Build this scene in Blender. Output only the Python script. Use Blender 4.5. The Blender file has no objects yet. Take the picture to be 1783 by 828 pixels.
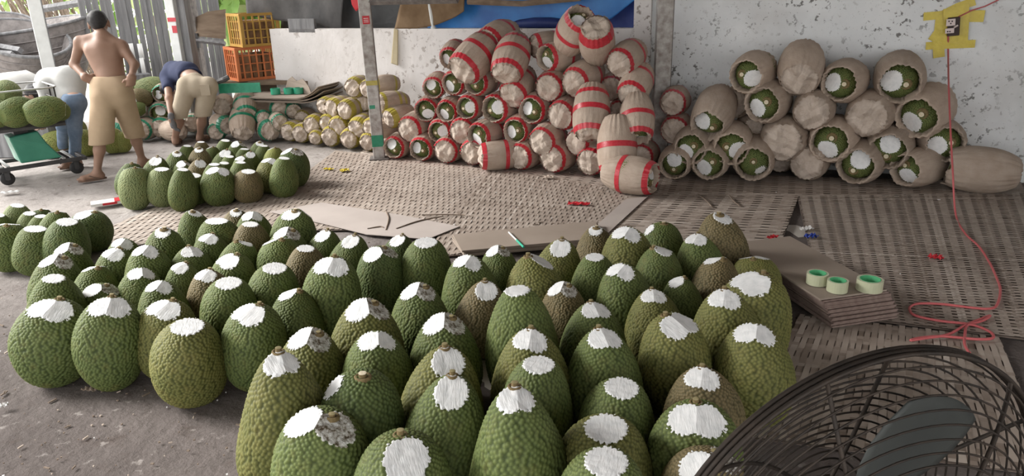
import bpy, math, random
import numpy as np
from mathutils import Vector, Matrix

# ------------------------------------------------------------------ camera, sky, sun, exposure
SC = bpy.context.scene
COL = SC.collection
F, CX, CY = 1288.0, 891.5, 414.0          # focal length and centre in pixels of the 1783x828 frame
CAM_H, PITCH, ROLL = 1.85, math.radians(19.0), math.radians(1.6)
_f = np.array([0, math.cos(PITCH), -math.sin(PITCH)])
_r0 = np.array([1.0, 0, 0]); _u0 = np.array([0, math.sin(PITCH), math.cos(PITCH)])
_r = math.cos(ROLL)*_r0 - math.sin(ROLL)*_u0
_u = math.sin(ROLL)*_r0 + math.cos(ROLL)*_u0
CAM = np.array([0, 0, CAM_H])
cam_data = bpy.data.cameras.new('camera'); cam = bpy.data.objects.new('camera', cam_data); COL.objects.link(cam)
cam_data.sensor_fit = 'HORIZONTAL'; cam_data.sensor_width = 36.0; cam_data.lens = F/1783*36
cam_data.clip_start = 0.05; cam_data.clip_end = 300
_m = Matrix.Identity(4)
for i in range(3):
    _m[i][0], _m[i][1], _m[i][2], _m[i][3] = _r[i], _u[i], -_f[i], CAM[i]
cam.matrix_world = _m
SC.camera = cam
W = bpy.data.worlds.new('overcast_sky'); SC.world = W; W.use_nodes = True
W.node_tree.nodes['Background'].inputs[0].default_value = (1.0, 0.99, 0.98, 1)
W.node_tree.nodes['Background'].inputs[1].default_value = 2.9
sun_d = bpy.data.lights.new('sun', 'SUN'); sun = bpy.data.objects.new('sun', sun_d); COL.objects.link(sun)
sun_d.energy = 7.6; sun_d.angle = math.radians(26); sun_d.color = (1.0, 0.97, 0.93)
sun.rotation_euler = Vector((0.80, -0.16, -0.50)).to_track_quat('-Z', 'Y').to_euler()
sun.location = (-12, 6, 9)
SC.view_settings.view_transform = 'Standard'; SC.view_settings.look = 'None'
SC.view_settings.gamma = 1; SC.view_settings.use_curve_mapping = False
SC.view_settings.exposure = 0.02

# ------------------------------------------------------------------ measuring helpers
def ray(px, py): return _f + (px-CX)/F*_r - (py-CY)/F*_u
def G(px, py, z=0.0):
    d = ray(px, py); return CAM + d*((z-CAM_H)/d[2])
def PZ(px, py, zc): return CAM + ray(px, py)*zc
def proj(p):
    d = np.array(p)-CAM; z = d@_f; return CX+F*(d@_r)/z, CY-F*(d@_u)/z, z
WA = np.array([4.6, 6.67]); WB = np.array([-3.1, 10.15])     # foot line of the back wall
WD = (WB-WA)/np.linalg.norm(WB-WA); WN = np.array([-abs(WD[1]), -abs(WD[0])]); WN /= np.linalg.norm(WN)  # towards the room
def onplane(px, py, a, n, off=0.0):
    d = ray(px, py); a = np.array(a[:2])+np.array(n)*off
    t = ((a-CAM[:2])@n)/(d[:2]@n); return CAM+d*t
def WALL(px, py, off=0.0): return onplane(px, py, WA, WN, off)
rng = np.random.default_rng(7)
random.seed(7)

# ------------------------------------------------------------------ materials
def mat(name, color=(.5,.5,.5), rough=.7, metal=0.0, spec=.3):
    m = bpy.data.materials.new(name); m.use_nodes = True
    b = m.node_tree.nodes['Principled BSDF']
    b.inputs['Base Color'].default_value = (*color, 1); b.inputs['Roughness'].default_value = rough
    b.inputs['Metallic'].default_value = metal; b.inputs['Specular IOR Level'].default_value = spec
    return m
class NT:
    def __init__(s, m): s.t = m.node_tree; s.b = s.t.nodes['Principled BSDF']; s.co = s.t.nodes.new('ShaderNodeTexCoord')
    def n(s, typ, **kw):
        o = s.t.nodes.new(typ)
        for k, v in kw.items():
            if isinstance(v, tuple) and v and v[0] == 'in': continue
            setattr(o, k, v)
        return o
    def l(s, a, b): s.t.links.new(a, b)
    def noise(s, scale, detail=4, rough=.55, vec=None, sc=None):
        o = s.n('ShaderNodeTexNoise'); o.inputs['Scale'].default_value = scale
        o.inputs['Detail'].default_value = detail; o.inputs['Roughness'].default_value = rough
        v = vec or s.co.outputs['Object']
        if sc:
            mp = s.n('ShaderNodeMapping'); mp.inputs['Scale'].default_value = sc; s.l(v, mp.inputs['Vector']); v = mp.outputs[0]
        s.l(v, o.inputs['Vector']); return o.outputs['Fac']
    def ramp(s, fac, stops):
        o = s.n('ShaderNodeValToRGB'); e = o.color_ramp.elements
        while len(e) < len(stops): e.new(.5)
        for q, (p, c) in zip(e, stops):
            q.position = p; q.color = (*c, 1) if len(c) == 3 else c
        s.l(fac, o.inputs['Fac']); return o.outputs['Color']
    def mix(s, fac, a, b, mode='MIX'):
        o = s.n('ShaderNodeMix', data_type='RGBA', blend_type=mode)
        for sock, v in ((o.inputs[0], fac), (o.inputs[6], a), (o.inputs[7], b)):
            if hasattr(v, 'is_linked'): s.l(v, sock)
            else: sock.default_value = v if not isinstance(v, tuple) or len(v) == 4 else (*v, 1)
        return o.outputs[2]
    def math(s, op, a, b=0.0):
        o = s.n('ShaderNodeMath', operation=op)
        for sock, v in ((o.inputs[0], a), (o.inputs[1], b)):
            if hasattr(v, 'is_linked'): s.l(v, sock)
            else: sock.default_value = v
        return o.outputs[0]
    def bump(s, h, strength=.3, dist=.02):
        o = s.n('ShaderNodeBump'); o.inputs['Strength'].default_value = strength; o.inputs['Distance'].default_value = dist
        s.l(h, o.inputs['Height']); s.l(o.outputs[0], s.b.inputs['Normal'])
    def color(s, c): s.l(c, s.b.inputs['Base Color'])

def m_noisy(name, c1, c2, scale=8, rough=.8, bump=.2, dist=.01, detail=5, sc=None, spec=.3, metal=0.0):
    m = mat(name, c1, rough, metal, spec); t = NT(m)
    f = t.noise(scale, detail, sc=sc); t.color(t.ramp(f, [(.3, c1), (.7, c2)]))
    if bump: t.bump(t.noise(scale*3, 4, sc=sc), bump, dist)
    return m

M = {}
# rind: object colour, darker seams between the spikes and paler tips, brown scars
m = mat('jackfruit_rind', rough=.62, spec=.22); t = NT(m); oi = t.n('ShaderNodeObjectInfo')
at = t.n('ShaderNodeAttribute', attribute_name='spike')
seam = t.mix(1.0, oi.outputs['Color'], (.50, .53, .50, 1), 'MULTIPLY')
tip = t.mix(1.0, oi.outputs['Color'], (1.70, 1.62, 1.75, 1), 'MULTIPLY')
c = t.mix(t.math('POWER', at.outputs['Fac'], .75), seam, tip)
blot = t.ramp(t.noise(5, 5), [(.53, (0, 0, 0)), (.78, (1, 1, 1))])
c = t.mix(t.math('MULTIPLY', blot, .38), c, (.13, .095, .03, 1))
shade = t.ramp(t.noise(2.6, 3), [(.3, (.82, .86, .8)), (.7, (1.14, 1.1, 1.05))])
c = t.mix(1.0, c, shade, 'MULTIPLY')
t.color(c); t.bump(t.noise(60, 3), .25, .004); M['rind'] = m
# white latex brushed on the cuts
m = mat('white_latex', (.8, .81, .81), .55, spec=.4); t = NT(m)
t.color(t.ramp(t.noise(9, 5), [(.3, (.60, .615, .62)), (.6, (.72, .725, .725))]))
t.bump(t.noise(10, 3, sc=(1, 5, 1)), .25, .01); M['latex'] = m
m = mat('stained_latex', (.5, .48, .45), .75); t = NT(m)
t.color(t.ramp(t.noise(16, 6, .7), [(.38, (.10, .075, .045)), (.46, (.36, .34, .30)), (.6, (.62, .62, .6)), (.75, (.72, .72, .71))]))
t.bump(t.noise(22, 5), .6, .02); M['stained'] = m
M['bark'] = m_noisy('stem_bark', (.12, .085, .04), (.20, .15, .07), 30, .85)
M['stem_green'] = m_noisy('stem_dull_end', (.22, .19, .09), (.32, .27, .15), 25, .8, 0)
M['stem_end'] = m_noisy('stem_cut_end', (.52, .44, .30), (.66, .60, .47), 25, .7, 0)
# kraft paper with pleat-long creases
m = mat('kraft_paper', (.34, .265, .205), .82, spec=.2); t = NT(m); oi = t.n('ShaderNodeObjectInfo')
base = t.ramp(t.noise(3.5, 4), [(.3, (.365, .292, .236)), (.7, (.455, .378, .315))])
v = t.ramp(oi.outputs['Random'], [(0, (.86, .85, .84)), (1, (1.12, 1.10, 1.08))])
t.color(t.mix(1.0, base, v, 'MULTIPLY')); t.bump(t.noise(16, 5, .6, sc=(1.6, 1.6, .5)), .35, .02); M['paper'] = m
m = mat('crumpled_paper', (.4, .33, .27), .8, spec=.2); t = NT(m)
t.color(t.ramp(t.noise(6, 5), [(.3, (.42, .345, .285)), (.7, (.54, .465, .40))])); t.bump(t.noise(14, 4), .3, .02); M['paper_end'] = m
def tape(name, c1, c2, rough=.32):
    m = mat(name, c1, rough, spec=.5); t = NT(m); t.color(t.ramp(t.noise(18, 4), [(.35, c1), (.72, c2)])); t.bump(t.noise(30, 3), .2, .01); return m
M['tape_red'] = tape('red_tape', (.44, .022, .036), (.52, .045, .06))
M['tape_yellow'] = tape('yellow_tape', (.34, .285, .040), (.41, .345, .08))
M['tape_green'] = tape('green_tape', (.012, .19, .10), (.03, .25, .15))
# walls: plaster with mould, paint loss and grime
def plaster(name, c1, c2, spot, thr, sc=1.0, smear=.0):
    m = mat(name, c1, .85, spec=.2); t = NT(m)
    c = t.ramp(t.noise(1.3*sc, 5), [(.32, c1), (.68, c2)])
    c = t.mix(t.ramp(t.noise(.55*sc, 4), [(.5, (0, 0, 0)), (.75, (.5, .5, .5))]), c, (.40, .375, .35, 1))
    big = t.ramp(t.noise(.9*sc, 3), [(.40, (0, 0, 0)), (.62, (1, 1, 1))])
    sp = t.ramp(t.noise(9*sc, 6, .62), [(thr, (0, 0, 0)), (thr+.045, (1, 1, 1))])
    c = t.mix(t.math('MULTIPLY', t.math('MULTIPLY', sp, big), .85), c, (*spot, 1))
    sp2 = t.ramp(t.noise(24*sc, 4, .6), [(.66, (0, 0, 0)), (.72, (1, 1, 1))])
    c = t.mix(t.math('MULTIPLY', sp2, .7), c, (spot[0]*1.2, spot[1]*1.1, spot[2], 1))
    sp3 = t.ramp(t.noise(4.5*sc, 5, .6), [(.62, (0, 0, 0)), (.72, (1, 1, 1))])
    c = t.mix(t.math('MULTIPLY', sp3, .22), c, (.34, .29, .25, 1))
    t.color(c); t.bump(t.noise(14, 6), .35, .02); return m
M['plaster'] = plaster('stained_plaster', (.66, .635, .62), (.76, .735, .725), (.14, .095, .07), .565, 1.5)
M['plaster_blue'] = plaster('mouldy_painted_plaster', (.69, .715, .73), (.77, .79, .80), (.085, .08, .075), .575, 2.0)
# bare earth and concrete floor
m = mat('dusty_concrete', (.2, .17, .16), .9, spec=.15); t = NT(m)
near_shade = t.ramp(t.noise(1.1, 6), [(.3, (.086, .072, .067)), (.7, (.160, .138, .130))])
dry = t.ramp(t.noise(1.6, 6), [(.3, (.27, .245, .23)), (.7, (.40, .37, .35))])  # paler yard-side mix, stands in for the daylight there
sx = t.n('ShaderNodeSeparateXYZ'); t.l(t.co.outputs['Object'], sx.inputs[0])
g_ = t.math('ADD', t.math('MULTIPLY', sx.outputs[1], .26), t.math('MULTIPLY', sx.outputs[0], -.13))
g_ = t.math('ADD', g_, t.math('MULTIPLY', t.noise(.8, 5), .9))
c = t.mix(t.ramp(t.math('MULTIPLY', g_, .3), [(.50, (0, 0, 0)), (.78, (1, 1, 1))]), near_shade, dry)  # yard daylight painted in: dark near the camera, pale towards the yard
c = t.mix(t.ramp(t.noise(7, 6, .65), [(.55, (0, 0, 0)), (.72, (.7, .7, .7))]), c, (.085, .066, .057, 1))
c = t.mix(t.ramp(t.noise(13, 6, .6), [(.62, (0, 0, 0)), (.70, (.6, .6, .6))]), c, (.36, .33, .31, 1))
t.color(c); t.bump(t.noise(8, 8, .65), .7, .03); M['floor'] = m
# bamboo strip: per-vertex strip tone
m = mat('bamboo_strip', (.3, .24, .19), .75, spec=.25); t = NT(m)
at = t.n('ShaderNodeAttribute', attribute_name='tone')
c = t.ramp(at.outputs['Fac'], [(0, (.18, .14, .112)), (.35, (.345, .288, .245)), (.75, (.45, .39, .34)), (1, (.55, .49, .435))])
dirt = t.ramp(t.noise(1.7, 5), [(.45, (0, 0, 0)), (.75, (.6, .6, .6))])
c = t.mix(dirt, c, (.21, .168, .138, 1))
t.color(c); t.bump(t.noise(40, 3), .2, .004); M['bamboo'] = m
M['mat_gap_shade'] = m_noisy('gap_shade_under_mat', (.10, .078, .064), (.16, .125, .105), 6, .95)  # dark tone painted for the shaded gaps between mat strips
M['cardboard'] = m_noisy('cardboard_face', (.285, .235, .195), (.335, .28, .235), 2.2, .85, .12, .005, spec=.15)
M['cardboard_edge'] = m_noisy('cardboard_cut_edge', (.165, .115, .098), (.24, .18, .155), 30, .9, .3, .004)
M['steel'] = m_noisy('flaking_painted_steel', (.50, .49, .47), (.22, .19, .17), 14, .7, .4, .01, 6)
M['steel_dark'] = m_noisy('rusty_shaded_steel', (.10, .09, .085), (.20, .18, .165), 16, .75, .4, .01)  # rusty steel, also dark enough to paint the posts' shaded sides
M['white_post'] = m_noisy('white_painted_post', (.72, .74, .73), (.55, .56, .55), 6, .7, .1)
M['wood_grey'] = m_noisy('weathered_plank', (.125, .125, .13), (.26, .26, .265), 5, .85, .4, .01, 6, sc=(4, 4, .35))
M['wood_brown'] = m_noisy('brown_wood', (.14, .10, .07), (.24, .18, .13), 4, .85, .3, .01, 5, sc=(1, 5, 5))
M['blue_tarp'] = m_noisy('blue_tarpaulin', (.012, .10, .34), (.035, .22, .56), 2.2, .42, .3, .02, 5, spec=.45)
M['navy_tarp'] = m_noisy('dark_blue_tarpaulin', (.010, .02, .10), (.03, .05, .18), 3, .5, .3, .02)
M['black_tarp'] = m_noisy('black_plastic_sheet', (.010, .011, .012), (.045, .048, .05), 2.2, .45, .4, .03, 5, spec=.4)
M['grey_sheet'] = m_noisy('grey_plastic_sheet', (.055, .055, .056), (.125, .12, .118), 2.5, .6, .3, .03, 5)
M['brown_cloth'] = m_noisy('brown_sacking', (.135, .085, .045), (.24, .165, .10), 4, .9, .3, .02)
M['yellow_stain'] = m_noisy('yellowed_cloth', (.40, .33, .20), (.50, .44, .31), 5, .9, .2)
M['skin'] = m_noisy('skin', (.235, .138, .095), (.27, .165, .118), 6, .55, .1, .004, spec=.35)
M['hair'] = m_noisy('black_hair', (.018, .017, .018), (.035, .033, .033), 60, .6, .5, .004)
M['tan_cloth'] = m_noisy('tan_shorts_cloth', (.34, .25, .165), (.40, .30, .20), 5, .9, .2)
M['khaki_cloth'] = m_noisy('khaki_shorts_cloth', (.37, .31, .23), (.44, .375, .29), 5, .9, .2)
M['navy_cloth'] = m_noisy('navy_shirt_cloth', (.018, .024, .055), (.032, .04, .085), 6, .9, .2)
M['pale_cloth'] = m_noisy('pale_shirt_cloth', (.40, .40, .385), (.50, .50, .48), 4, .9, .3)
M['jeans'] = m_noisy('blue_denim', (.10, .145, .215), (.17, .225, .31), 12, .9, .2)
M['glove'] = m_noisy('grey_work_glove', (.10, .10, .105), (.16, .16, .165), 20, .9, .2)
M['rubber'] = mat('brown_rubber', (.13, .085, .065), .8)
M['black_rubber'] = m_noisy('black_rubber', (.018, .018, .019), (.035, .034, .034), 12, .7, .1)
M['eye'] = mat('eye_white', (.6, .58, .55), .3)
M['scale_green'] = m_noisy('green_enamel', (.030, .20, .13), (.055, .27, .18), 5, .45, .1, spec=.5)
M['scale_pale'] = m_noisy('pale_green_enamel', (.20, .42, .33), (.40, .55, .47), 9, .5, .1)
M['cart_metal'] = m_noisy('dark_cart_steel', (.045, .045, .047), (.085, .08, .08), 8, .55, .1, metal=.3)
M['bright_metal'] = m_noisy('worn_bright_steel', (.40, .40, .39), (.55, .55, .54), 8, .4, .1, metal=.6)
M['crate_yellow'] = m_noisy('yellow_crate_plastic', (.38, .215, .045), (.47, .29, .075), 6, .5, .1)
M['crate_orange'] = m_noisy('orange_crate_plastic', (.46, .125, .04), (.55, .19, .075), 6, .5, .1)
M['crate_dark'] = m_noisy('brown_crate_fill', (.15, .085, .045), (.30, .17, .09), 12, .8, .2)
M['white_panel'] = m_noisy('white_glazed_panel', (.80, .81, .80), (.70, .71, .70), 4, .4, .05)
M['basket'] = m_noisy('grey_bamboo_weave', (.17, .155, .15), (.30, .275, .265), 10, .85, .6, .02)
M['bag'] = m_noisy('pale_sack', (.36, .355, .34), (.46, .45, .435), 5, .85, .3)
M['leaf'] = m_noisy('green_leaf', (.10, .22, .035), (.24, .38, .09), 3, .6, .05)
M['leaf_pale'] = m_noisy('sunlit_leaf', (.34, .46, .15), (.52, .58, .30), 2, .6, .05)
M['twig'] = m_noisy('dry_twig', (.14, .105, .08), (.24, .19, .15), 20, .9, .2)
M['roof'] = m_noisy('rusty_corrugated_roof', (.16, .14, .13), (.26, .22, .19), 3, .7, .2, metal=.1)
M['pale_card'] = m_noisy('pale_dusty_card', (.37, .325, .30), (.44, .39, .36), 2, .9, .2, .01)
M['earth'] = m_noisy('pale_sunny_earth', (.42, .39, .35), (.55, .52, .48), 1.5, .95, .4, .03)
M['cord'] = mat('pink_red_cable', (.50, .115, .12), .5)
M['outlet_face'] = mat('pale_pink_plastic', (.66, .56, .54), .45)
M['outlet_box'] = mat('dark_brown_box', (.045, .03, .028), .6)
M['hole'] = mat('black_socket_hole', (.008, .008, .008), .8)
M['wall_tape'] = tape('yellow_packing_tape', (.52, .40, .012), (.62, .50, .03))
M['roll_side'] = mat('translucent_tape_roll', (.50, .52, .36), .3, spec=.5)
M['roll_core'] = mat('green_roll_core', (.10, .42, .20), .5)
M['roll_green'] = tape('green_tape_roll', (.02, .26, .15), (.04, .33, .2))
M['fan_wire'] = m_noisy('greasy_black_wire', (.022, .019, .017), (.05, .038, .03), 20, .6, .2, metal=.35)
M['fan_blade'] = m_noisy('grey_fan_blade', (.05, .055, .054), (.075, .082, .078), 4, .55, .05, metal=.2)
M['red_bit'] = mat('red_plastic_scrap', (.45, .02, .03), .45)
M['blue_bit'] = mat('blue_plastic_scrap', (.02, .05, .30), .45)
M['pale_bit'] = mat('white_plastic_scrap', (.62, .61, .60), .5)
M['green_bit'] = mat('green_pen_plastic', (.05, .42, .28), .4)
M['white_print'] = mat('white_print', (.75, .74, .72), .6)

# ------------------------------------------------------------------ mesh helpers
def mesh(name, v, f, mats, mi=None, smooth=True, attrs=None):
    me = bpy.data.meshes.new(name)
    v = np.asarray(v, float)
    me.from_pydata(v.tolist(), [], [list(map(int, q)) for q in f])
    for q in (mats if isinstance(mats, (list, tuple)) else [mats]): me.materials.append(M[q] if isinstance(q, str) else q)
    if mi is not None: me.polygons.foreach_set('material_index', np.asarray(mi, np.int32))
    if smooth: me.polygons.foreach_set('use_smooth', np.ones(len(me.polygons), bool))
    for k, a in (attrs or {}).items():
        at = me.attributes.new(k, 'FLOAT', 'POINT'); at.data.foreach_set('value', np.asarray(a, np.float32))
    me.update(); return me
def link(name, me, parent=None, loc=None, label=None, cat=None, group=None, kind=None):
    o = bpy.data.objects.new(name, me); COL.objects.link(o)
    if parent is not None: o.parent = parent
    if loc is not None: o.location = loc
    if label: o['label'] = label
    if cat: o['category'] = cat
    if group: o['group'] = group
    if kind: o['kind'] = kind
    return o
def empty(name, label, cat, loc=(0, 0, 0), rz=0, group=None):
    o = link(name, None, None, loc, label, cat, group); o.rotation_euler = (0, 0, rz); o.empty_display_size = .1; return o
class MB:
    def __init__(s): s.v = []; s.f = []; s.m = []; s.n = 0
    def add(s, v, f, m=0):
        s.v.append(np.asarray(v, float)); s.f += [[i+s.n for i in q] for q in f]; s.m += [m]*len(f); s.n += len(v); return s
    def box(s, c, size, rot=None, m=0, taper=None):
        x, y, z = np.array(size)/2
        v = np.array([(a*x, b*y, d*z) for a in (-1, 1) for b in (-1, 1) for d in (-1, 1)])
        if taper: v[v[:, 2] > 0, :2] *= taper
        if rot is not None: v = v@np.array(rot).T
        return s.add(v+np.array(c), [(0, 1, 3, 2), (4, 6, 7, 5), (0, 4, 5, 1), (2, 3, 7, 6), (0, 2, 6, 4), (1, 5, 7, 3)], m)
    def tube(s, pts, r, n=8, m=0, cap=True, closed=False):
        pts = np.asarray(pts, float); k = len(pts); r = np.broadcast_to(np.asarray(r, float), (k,))
        tg = np.roll(pts, -1, 0)-np.roll(pts, 1, 0) if closed else np.gradient(pts, axis=0)
        tg /= np.linalg.norm(tg, axis=1)[:, None]+1e-12
        ref = np.array([0, 0, 1.0]) if abs(tg[:, 2]).mean() < .8 else np.array([1.0, 0, 0])
        a = np.cross(tg, ref); a /= np.linalg.norm(a, axis=1)[:, None]+1e-12; b = np.cross(tg, a)
        th = np.arange(n)*2*math.pi/n
        v = pts[:, None]+r[:, None, None]*(np.cos(th)[None, :, None]*a[:, None]+np.sin(th)[None, :, None]*b[:, None])
        f = []
        for i in range(k if closed else k-1):
            j = (i+1) % k
            for q in range(n): f.append((i*n+q, i*n+(q+1) % n, j*n+(q+1) % n, j*n+q))
        if cap and not closed: f += [tuple(range(n)), tuple(range((k-1)*n, k*n))[::-1]]
        return s.add(v.reshape(-1, 3), f, m)
    def lathe(s, prof, n=24, m=0, c=(0, 0, 0), rot=None):
        v = np.array([(r*math.cos(2*math.pi*i/n), r*math.sin(2*math.pi*i/n), z) for r, z in prof for i in range(n)])
        if rot is not None: v = v@np.array(rot).T
        f = [(k*n+i, k*n+(i+1) % n, (k+1)*n+(i+1) % n, (k+1)*n+i) for k in range(len(prof)-1) for i in range(n)]
        return s.add(v+np.array(c), f, m)
    def prism(s, poly, z0, z1, m=0):
        n = len(poly); v = [(*p[:2], z0) for p in poly]+[(*p[:2], z1) for p in poly]
        return s.add(v, [tuple(range(n))[::-1], tuple(range(n, 2*n))]+[(i, (i+1) % n, n+(i+1) % n, n+i) for i in range(n)], m)
    def mesh(s, name, mats, smooth=False): return mesh(name, np.concatenate(s.v), s.f, mats, s.m, smooth)
    def obj(s, name, mats, parent=None, smooth=False, **kw): return link(name, s.mesh(name, mats, smooth), parent, **kw)
def rotz(a): c, s = math.cos(a), math.sin(a); return np.array([[c, -s, 0], [s, c, 0], [0, 0, 1.0]])
def frame_of(z, up=(0, 0, 1)):
    z = np.array(z, float); z /= np.linalg.norm(z); x = np.cross(up, z)
    if np.linalg.norm(x) < 1e-3: x = np.array([1.0, 0, 0])
    x /= np.linalg.norm(x); return np.stack([x, np.cross(z, x), z], 1)
def bevel(o, w, seg=2):
    b = o.modifiers.new('bevel', 'BEVEL'); b.width = w; b.segments = seg; b.limit_method = 'ANGLE'; return o
def fbm(p, scale, seed=0, octv=3):
    """cheap smooth noise from sines, for cloth folds and lumps"""
    r = np.random.default_rng(seed); out = np.zeros(len(p)); a = 1.0
    for o in range(octv):
        for k in range(3):
            d = r.normal(size=p.shape[1]); d /= np.linalg.norm(d)
            out += a*np.sin(p@d*scale*(2**o)+r.uniform(0, 6.28))
        a *= .5
    return out/3
ORD = ['zeroth', 'first', 'second', 'third', 'fourth', 'fifth', 'sixth', 'seventh', 'eighth', 'ninth', 'tenth', 'eleventh', 'twelfth', 'thirteenth', 'fourteenth']
# ------------------------------------------------------------------ the setting
def struct(name, o): o['kind'] = 'structure'; return o
bm = MB()
nx = 60
# ground sheet with gentle unevenness
gx, gy = np.meshgrid(np.linspace(-7.2, 7.5, 148), np.linspace(-3, 11.5, 146))
gp = np.stack([gx.ravel(), gy.ravel()], 1)
gz = -.012+.007*fbm(gp, 2.2, 3)+.003*fbm(gp, 9, 4)
gf = [(j*148+i, j*148+i+1, (j+1)*148+i+1, (j+1)*148+i) for j in range(145) for i in range(147)]
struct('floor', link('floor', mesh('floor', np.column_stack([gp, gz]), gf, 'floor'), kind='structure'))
yard = MB().box((-22, 12, -.06), (60, 60, .08)).obj('ground', 'earth', kind='structure')
WALLTOP = WALL(800, 50)[2]
def wall_box(a, b, z0, z1, th, off=0.0):
    a2, b2 = np.array(a[:2]), np.array(b[:2]); n = WN
    p = [a2+n*off, b2+n*off, b2+n*(off-th), a2+n*(off-th)]
    return MB().prism(p, z0, z1)
w0, w1 = WALL(478, 120), WALL(1112, 100)
wall_box(w0, w1+np.append(-WD*.3, 0), -.05, WALLTOP, .16).obj('wall_back', 'plaster', kind='structure')
w2 = np.append(WA-WD*2.2, 0)
wall_box(WALL(1106, 100), w2, -.05, 3.3, .2, .05).obj('wall_right', 'plaster_blue', kind='structure')
wall_box(WALL(1106, 100)+np.append(WN*.0, 0), WALL(1135, 100), 0, 3.3, .1, .10).obj('trim_1', 'plaster', kind='structure')
rf = MB()
for k in range(24):      # unseen corrugated roof, added to shape the daylight, open on the yard side
    x0 = -4.6+k*.5
    xs = np.linspace(x0, x0+.5, 9)
    pr = np.stack([xs, 3.25+.025*np.cos((xs-x0)*4*math.pi)], 1)
    v = [(x, y, z+(.02 if t else 0)) for t in (0, 1) for y in (-2.2, 11.2) for x, z in pr]
    f = [(i, i+1, 10+i, 9+i) for i in range(8)]+[(18+i, 27+i, 28+i, 19+i) for i in range(8)]
    rf.add(v, f)
rf.obj('shade_roof', 'roof', kind='structure')
MB().box((6.6, 2, 1.65), (.15, 9.5, 3.3)).obj('shade_wall', 'plaster', kind='structure')  # unseen wall, added to keep daylight off the right side

# ------------------------------------------------------------------ woven bamboo mats on the floor
def quadpt(c, u, v): return c[0]*(1-u)*(1-v)+c[1]*u*(1-v)+c[2]*u*v+c[3]*(1-u)*v
def bamboo_mat(px, pitch, cell, label, z=.006, seed=0, along='u', bias=0.0, fill=.90):
    c = [G(*p) for p in px]; c = [np.array([q[0], q[1], 0]) for q in c]
    if along == 'v': c = [c[1], c[2], c[3], c[0]]
    r = np.random.default_rng(seed)
    Lu = (np.linalg.norm(c[1]-c[0])+np.linalg.norm(c[2]-c[3]))/2; Lv = (np.linalg.norm(c[3]-c[0])+np.linalg.norm(c[2]-c[1]))/2
    nv, nu = max(2, int(Lv/pitch)), max(2, int(Lu/cell))
    root = empty('bamboo_mat', label, 'mat', tuple((c[0]+c[1]+c[2]+c[3])/4), group='woven bamboo mats on the floor')
    o3 = np.array(root.location)
    V, Fc, T = [], [], []
    n = 0
    hw = fill/2/nv
    ns = nu*2+1
    for i in range(nv):
        vm = (i+.5)/nv; base = np.clip(r.normal(.52+bias, .16), 0, 1); j0 = r.uniform(-.006, .006); e0, e1 = r.uniform(0, .02, 2)
        wob = np.cumsum(r.normal(0, .0008, ns)); us = np.linspace(e0*.5, 1-e1*.5, ns)
        zz = z+.0026*np.cos(math.pi*(us*nu+i))
        tn = np.clip(base+r.normal(0, .07, ns)+.06*np.cos(math.pi*(us*nu+i)), 0, 1)
        for s in (-1, 1):
            p = quadpt(c, us[:, None], (vm+s*hw*(1+r.normal(0, .05))+wob/ Lv*.5)[:, None]); p[:, 2] = zz; V.append(p-o3); T.append(tn)
        Fc += [(n+k, n+k+1, n+ns+k+1, n+ns+k) for k in range(ns-1)]; n += 2*ns
    link('weft_strips', mesh('weft_strips', np.concatenate(V), Fc, 'bamboo', attrs={'tone': np.concatenate(T)}), root, kind='stuff')
    V, Fc, T, n = [], [], [], 0
    ns = nv+1
    for i in range(nu):
        um = (i+.5)/nu; base = np.clip(r.normal(.45+bias, .16), 0, 1); vs = np.linspace(0, 1, ns); hw = .3/nu
        for s in (-1, 1):
            p = quadpt(c, np.full((ns, 1), um+s*hw), vs[:, None]); p[:, 2] = z-.0005; V.append(p-o3); T.append(np.clip(base+r.normal(0, .05, ns), 0, 1))
        Fc += [(n+k, n+k+1, n+ns+k+1, n+ns+k) for k in range(ns-1)]; n += 2*ns
    link('warp_strips', mesh('warp_strips', np.concatenate(V), Fc, 'bamboo', attrs={'tone': np.concatenate(T)}), root, kind='stuff')
    bk = MB(); bk.prism([q-o3 for q in c], -.002, z-.0055); bk.obj('gap_shade_sheet', 'mat_gap_shade', root)  # dark sheet added so the gaps between strips look deep in shade
bamboo_mat([(1435, 548), (1905, 606), (1800, 336), (1388, 342)], .021, .085, 'pale slatted bamboo mat with dark slits under the red cable', .012, 1, fill=.80)
bamboo_mat([(985, 425), (1350, 452), (1392, 340), (1098, 338)], .033, .15, 'brown bamboo mat between the brown paper pile and the cardboard stack', .009, 2)
bamboo_mat([(735, 450), (1040, 425), (1106, 334), (855, 292)], .027, .105, 'bamboo mat before the red taped pile with a red scrap on it', .010, 3, 'v', -.08)
bamboo_mat([(395, 402), (800, 400), (895, 300), (585, 262)], .028, .11, 'worn bamboo mat before the yellow taped pile with twigs on it', .007, 4, 'v', -.10)
bamboo_mat([(90, 440), (420, 412), (585, 300), (340, 330)], .028, .11, 'bamboo mat under the middle group of green jackfruit', .005, 5, 'v', .05)
bamboo_mat([(1285, 760), (1840, 830), (1740, 588), (1392, 548)], .034, .15, 'dusty bamboo mat seen through the fan cage', .006, 6, 'v', -.1)
bamboo_mat([(1080, 338), (1800, 352), (1783, 318), (1100, 300)], .033, .15, 'dark bamboo mat edge underneath the brown paper pile', .006, 8, bias=-.08)
bamboo_mat([(600, 276), (1090, 345), (1120, 300), (680, 240)], .036, .14, 'bamboo mat underneath the red taped pile', .004, 9, bias=0)

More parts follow.
